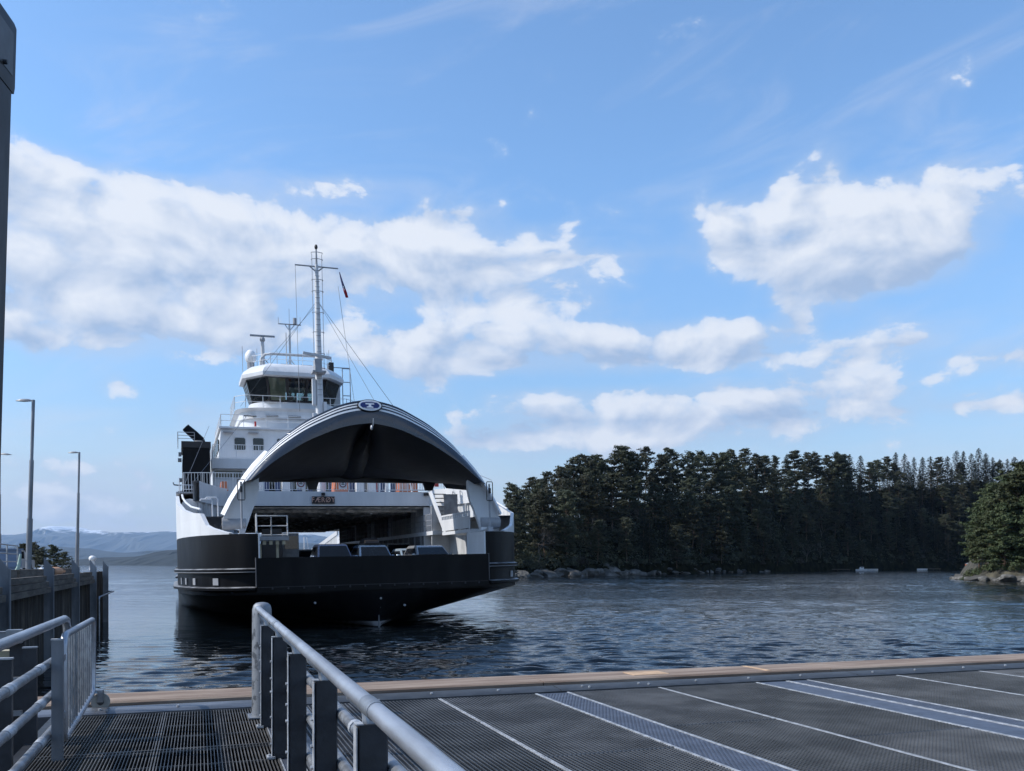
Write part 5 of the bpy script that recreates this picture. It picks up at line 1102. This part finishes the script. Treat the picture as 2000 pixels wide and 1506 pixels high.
for i in (0, 2, 5, 6): MB().box(-8.3 + random.uniform(-.1, .2), -8.0, 21.6 + random.uniform(0, 2), 21.9 + random.uniform(0, 2), 7.6 + i * .42, 7.75 + i * .42 + random.uniform(0, .15)).build('side_bracket', grey, fn)
MB().path([(-8.05, 22, 8.1), (-8.5, 22, 8.15), (-8.55, 22, 8.3)], .05, 6).build('side_lamp_arm', grey, fn)
# stern: sloping white bulwark and raised stern ramp seen through the car deck
MB().prism([(-5.2, 1.98), (5.2, 1.98), (5.2, 3.0), (-5.2, 3.0)], 'y', L + .15, L + .4).build('stern_ramp', black, FR, smooth=0)
sw = MB(); cpt = [(3.4, 58, 3.75), (4.3, 57.5, 3.95), (5.2, 57.0, 4.5), (6.2, 56, 5.3), (7.2, 54, 6.2)]
sw.loft([[(x, y, z - .45), (x + .12, y, z - .45), (x + .12, y, z), (x, y, z)] for x, y, z in cpt]); sw.build('stern_bulwark', white, FR, smooth=40)
MB().sheet([[(x, y + .1, z - .4) for x, y, z in cpt], [(x, y + .1, 2.0) for x, y, z in cpt]]).build('stern_side_wall', offw, FR)
MB().path([(4.6, 60, 4.0), (4.6, 60, 5.7)], .06, 6).path([(5.1, 60, 4.0), (4.9, 60, 5.7)], .05, 6).build('stern_posts', white, FR)

# flag on the halyard, cars, crew
M3 = FR.matrix_basis if FR.matrix_basis else None
bpy.context.view_layer.update()
FM = FR.matrix_world.copy()
def fthing(name, label, cat, p, rz=0.0, group=None): return thing(name, label, cat, FM @ Vector(p), (0, R(-1.3), R(20.5) + rz), group)
fl = fthing('flag', 'limp red and dark blue flag hanging from the ferry mast yard', 'flag', (1.30, 15.95, 20.95))
g = []
for i in range(12):
    q = i / 11; w_ = .03 + .20 * q ** .7 * (1 if q < .85 else .8); g.append([(.10 + .42 * q + w_ * (s - .5) , .05 * math.sin(6 * s + 5 * q), -.05 - 1.55 * q) for s in np.linspace(0, 1, 7)])
MB().sheet(g[:8]).build('blue_fold', flagblue, fl); MB().sheet(g[7:]).build('red_fold', flagred, fl)
MB().sheet([[(x, y - .012, z) for x, y, z in g[6][1:4]], [(x, y - .012, z) for x, y, z in g[8][1:4]]]).build('white_fold', plainw, fl)
def car(p, w, h, m, label, roofbox=False, rz=0.0):
    t = fthing('car', label, 'car', p, rz, 'cars parked on the ferry deck'); hw = w / 2
    prof = [(0, .35), (0, .75), (.15, .88), (1.1, 1.0), (1.75, h - .06), (2.2, h), (3.4, h), (4.0, h - .25), (4.3, .95), (4.35, .4)]
    def sec(y, z, k):
        tw = hw * (1 - .16 * max(0, (z - .95)) / (h - .95 + 1e-6) - (.03 if z < .5 else 0)); return tw * k
    low = MB(); low.loft([[(-hw * a, y, .3), (-hw, y, .55), (-hw * b, y, z), (hw * b, y, z), (hw, y, .55), (hw * a, y, .3)] for y, z, a, b in ((0, .72, .85, .86), (.12, .86, .9, .93), (1.1, 1.0, .95, .97), (3.9, 1.0, .95, .97), (4.3, .92, .9, .92), (4.38, .7, .85, .86))]).build('body', m, t, smooth=35)
    ca = MB().loft([[(-hw * .95, 1.0, .98), (hw * .95, 1.0, .98), (hw * .95, 4.1, .98), (-hw * .95, 4.1, .98)], [(-hw * .80, 1.72, h - .08), (hw * .80, 1.72, h - .08), (hw * .80, 3.75, h - .08), (-hw * .80, 3.75, h - .08)], [(-hw * .74, 1.95, h), (hw * .74, 1.95, h), (hw * .74, 3.55, h), (-hw * .74, 3.55, h)]]).build('cabin', m, t, smooth=35)
    MB().loft([[(-hw * .86, 1.04, 1.02), (hw * .86, 1.04, 1.02), (hw * .74, 1.70, h - .12), (-hw * .74, 1.70, h - .12)], [(-hw * .86, .985, 1.03), (hw * .86, .985, 1.03), (hw * .74, 1.655, h - .105), (-hw * .74, 1.655, h - .105)]]).build('windscreen', car_glass, t, smooth=0)
    for s in (-1, 1):
        MB().loft([[(s * hw * a, y0, z0), (s * hw * a, y1, z0), (s * hw * b, y1 - .2, z1), (s * hw * b, y0 + .55, z1)] for (a, b, y0, y1, z0, z1) in ((.93, .81, 1.3, 3.8, 1.05, h - .14), (.965, .84, 1.3, 3.8, 1.05, h - .14))]).build('side_window', glass_d, t, smooth=0)
        MB().ball((s * (hw + .09), 1.25, 1.02), (.10, .06, .08), 8, 6).build('mirror', m, t); MB().ball((s * hw * .72, .05, .70), (.19, .06, .08), 10, 6).build('headlight', plainw, t)
        for y in (.85, 3.5): MB().disc((s * (hw - .1), y, .31), 0, .31, 'x', .2, 18).build('wheel', tyre, t)
    if roofbox: MB().loft([[(-.42, 1.9, h + .10), (.42, 1.9, h + .10), (.36, 1.95, h + .22), (-.36, 1.95, h + .22)], [(-.45, 2.6, h + .08), (.45, 2.6, h + .08), (.42, 2.6, h + .40), (-.42, 2.6, h + .40)], [(-.42, 3.7, h + .10), (.42, 3.7, h + .10), (.36, 3.7, h + .3), (-.36, 3.7, h + .3)]]).build('roof_box', board, t); MB().box(-.6, .6, 2.1, 2.16, h, h + .1).box(-.6, .6, 3.2, 3.26, h, h + .1).build('roof_bars', board, t)
    return t
cpaint = lambda n, c: mat(n, c, .28, .3, var=.04, coat=.6)
def spot(px, u, zc=2.22):                          # where on the car deck a photo column falls, u metres aft
    o = FM.inverted() @ Vector((0, 0, EYE)); d = FM.inverted().to_3x3() @ Vector(((px - 1000) / FPX, 1, 0)); k = (u - o.y) / d.y; return (o.x + d.x * k, u, zc)
car(spot(661, 7.5), 1.92, 1.72, cpaint('navy_car_paint', (.06, .08, .14)), 'dark blue estate car nearest the bow ramp on the ferry deck')
car(spot(612, 15), 1.8, 1.55, cpaint('white_car_paint', (.55, .57, .6)), 'pale car half hidden left of the dark blue estate car')
car(spot(742, 9.0), 1.9, 1.66, cpaint('blue_car_paint', (.12, .19, .30)), 'blue-grey car with a black roof box on the ferry deck', True)
car(spot(792, 14.0), 1.82, 1.85, cpaint('silver_car_paint', (.55, .57, .60)), 'silver car right of the roof-box car on the ferry deck')
car(spot(822, 8.0), 1.74, 1.42, cpaint('light_blue_car_paint', (.45, .55, .63)), 'low pale blue car between the two silver cars')
car(spot(858, 3.2), 1.76, 1.50, cpaint('grey_car_paint', (.36, .37, .38)), 'grey car parked last towards the balcony on the ferry deck')
tk = fthing('flatbed_truck', 'dark truck with an open cab frame behind the left bow shoulder', 'truck', spot(555, 9.0))
MB().box(-1.15, 1.0, 0, 4.5, .5, 1.05).build('chassis', board, tk); MB().box(.05, .9, .9, 2.2, 1.05, 2.35).build('cab', darkin, tk); MB().box(.15, .85, .86, .9, 1.5, 2.2).build('windscreen', glass_d, tk); MB().prism([(-.2, 1.05), (1.2, 1.05), (1.0, 1.75), (.5, 2.2), (-.2, 2.55)], 'x', -1.1, -.1).build('load', board, tk)
for s in (-1, 1):
    for y in (.8, 3.4): MB().disc((s * .9, y, .45), 0, .45, 'x', .28, 18).build('wheel', tyre, tk)
tb = fthing('beige_van', 'beige tall van parked beneath the gallery on the ferry deck', 'van', spot(692, 27))
MB().prism([(0, .4), (0, 1.1), (.8, 1.3), (1.3, 2.1), (5, 2.1), (5, .4)], 'x', -.95, .95).build('body', beige, tb); MB().prism([(.80, 1.32), (1.22, 2.0), (1.17, 2.02), (.74, 1.34)], 'x', -.85, .85).build('windscreen', glass_d, tb)
for s in (-1, 1):
    for y in (.9, 4.0): MB().disc((s * .85, y, .36), 0, .36, 'x', .22, 18).build('wheel', tyre, tb)
def person(p, label, turn):
    t = fthing('person', label, 'person', p, turn, 'crew on the bridge')
    me = bpy.data.meshes.new('body')
    J = [(0, 0, .92), (0, 0, 1.15), (0, 0, 1.38), (0, -.01, 1.50), (0, -.02, 1.60), (0, -.02, 1.74), (-.19, 0, 1.40), (-.25, -.05, 1.14), (-.16, -.28, 1.08), (.19, 0, 1.40), (.25, -.05, 1.14), (.16, -.28, 1.08), (-.10, 0, .86), (-.12, -.03, .48), (-.12, .02, .08), (-.12, -.14, .04), (.10, 0, .86), (.12, -.03, .48), (.12, .02, .08), (.12, -.14, .04)]
    Eg = [(0, 1), (1, 2), (2, 3), (3, 4), (4, 5), (2, 6), (6, 7), (7, 8), (2, 9), (9, 10), (10, 11), (0, 12), (12, 13), (13, 14), (14, 15), (0, 16), (16, 17), (17, 18), (18, 19)]
    rad = [.155, .15, .16, .065, .095, .085, .075, .055, .042, .075, .055, .042, .095, .07, .05, .045, .095, .07, .05, .045]
    me.from_pydata(J, Eg, []); o = bpy.data.objects.new('body', me); col.objects.link(o); md = o.modifiers.new('skin', 'SKIN')
    for sv, r_ in zip(me.skin_vertices[0].data, rad): sv.radius = (r_, r_ * .85)
    me.skin_vertices[0].data[0].use_root = True
    o.modifiers.new('sub', 'SUBSURF').levels = 2
    dg = bpy.context.evaluated_depsgraph_get(); m2 = bpy.data.meshes.new_from_object(o.evaluated_get(dg)); bpy.data.objects.remove(o)
    m2.materials.clear(); m2.materials.append(skin_dark); m2.polygons.foreach_set('use_smooth', [True] * len(m2.polygons))
    place('body', m2, t); f = MB().ball((0, -.045, 1.655), (.075, .075, .10), 12, 8).build('face', skin, t); MB().ball((0, .0, 1.70), (.09, .095, .085), 12, 8).build('hair', board, t)
    MB().ball((0, -.125, 1.645), (.014, .02, .02), 6, 5).build('nose', skin, f)
    for s in (-1, 1): MB().ball((s * .03, -.112, 1.675), (.011, .008, .008), 6, 5).build('eye', board, f); MB().ball((s * .08, -.02, 1.65), (.012, .02, .03), 6, 5).build('ear', skin, f)
    MB().box(-.022, .022, -.118, -.108, 1.603, 1.611).build('mouth', red, f)
    for s in (-1, 1):
        hnd = MB().ball((s * .16, -.33, 1.07), (.04, .05, .018), 8, 6)
        for k in range(4): hnd.path([(s * .16 + (k - 1.5) * .019, -.36, 1.07), (s * .16 + (k - 1.5) * .020, -.40 - .01 * (1 if k in (1, 2) else 0), 1.065), (s * .16 + (k - 1.5) * .020, -.425, 1.045)], [.010, .009, .007], 5)
        hnd.path([(s * .16 - s * .035, -.32, 1.07), (s * .16 - s * .065, -.36, 1.06)], [.011, .008], 5); hnd.build('hand', skin, t)
    return t
def bspot(px, u, z): q = spot(px, u); return (q[0] + .33, u, z)
person(bspot(566, 28.9, 14.0), 'crew member in dark clothes at the bridge window, left of two', .1)
person(bspot(594, 28.9, 14.0), 'crew member in dark clothes at the bridge window, right of two', -.2)

# ------------------------------------------------------------------ haze
hz = MB().box(-48000, 48000, -2000, 32000, -4.2, 1500).build('haze', None, smooth=0); hz['kind'] = 'stuff'; tag(hz, 'thin blue haze over the fjord')
hm = bpy.data.materials.new('haze_air'); hm.use_nodes = True; t = hm.node_tree; t.nodes.clear()
ho = t.nodes.new('ShaderNodeOutputMaterial'); pv = t.nodes.new('ShaderNodeVolumePrincipled'); pv.inputs['Color'].default_value = (.46, .68, 1.0, 1); pv.inputs['Density'].default_value = HAZE; pv.inputs['Anisotropy'].default_value = .2
t.links.new(pv.outputs[0], ho.inputs['Volume']); hz.data.materials.append(hm)
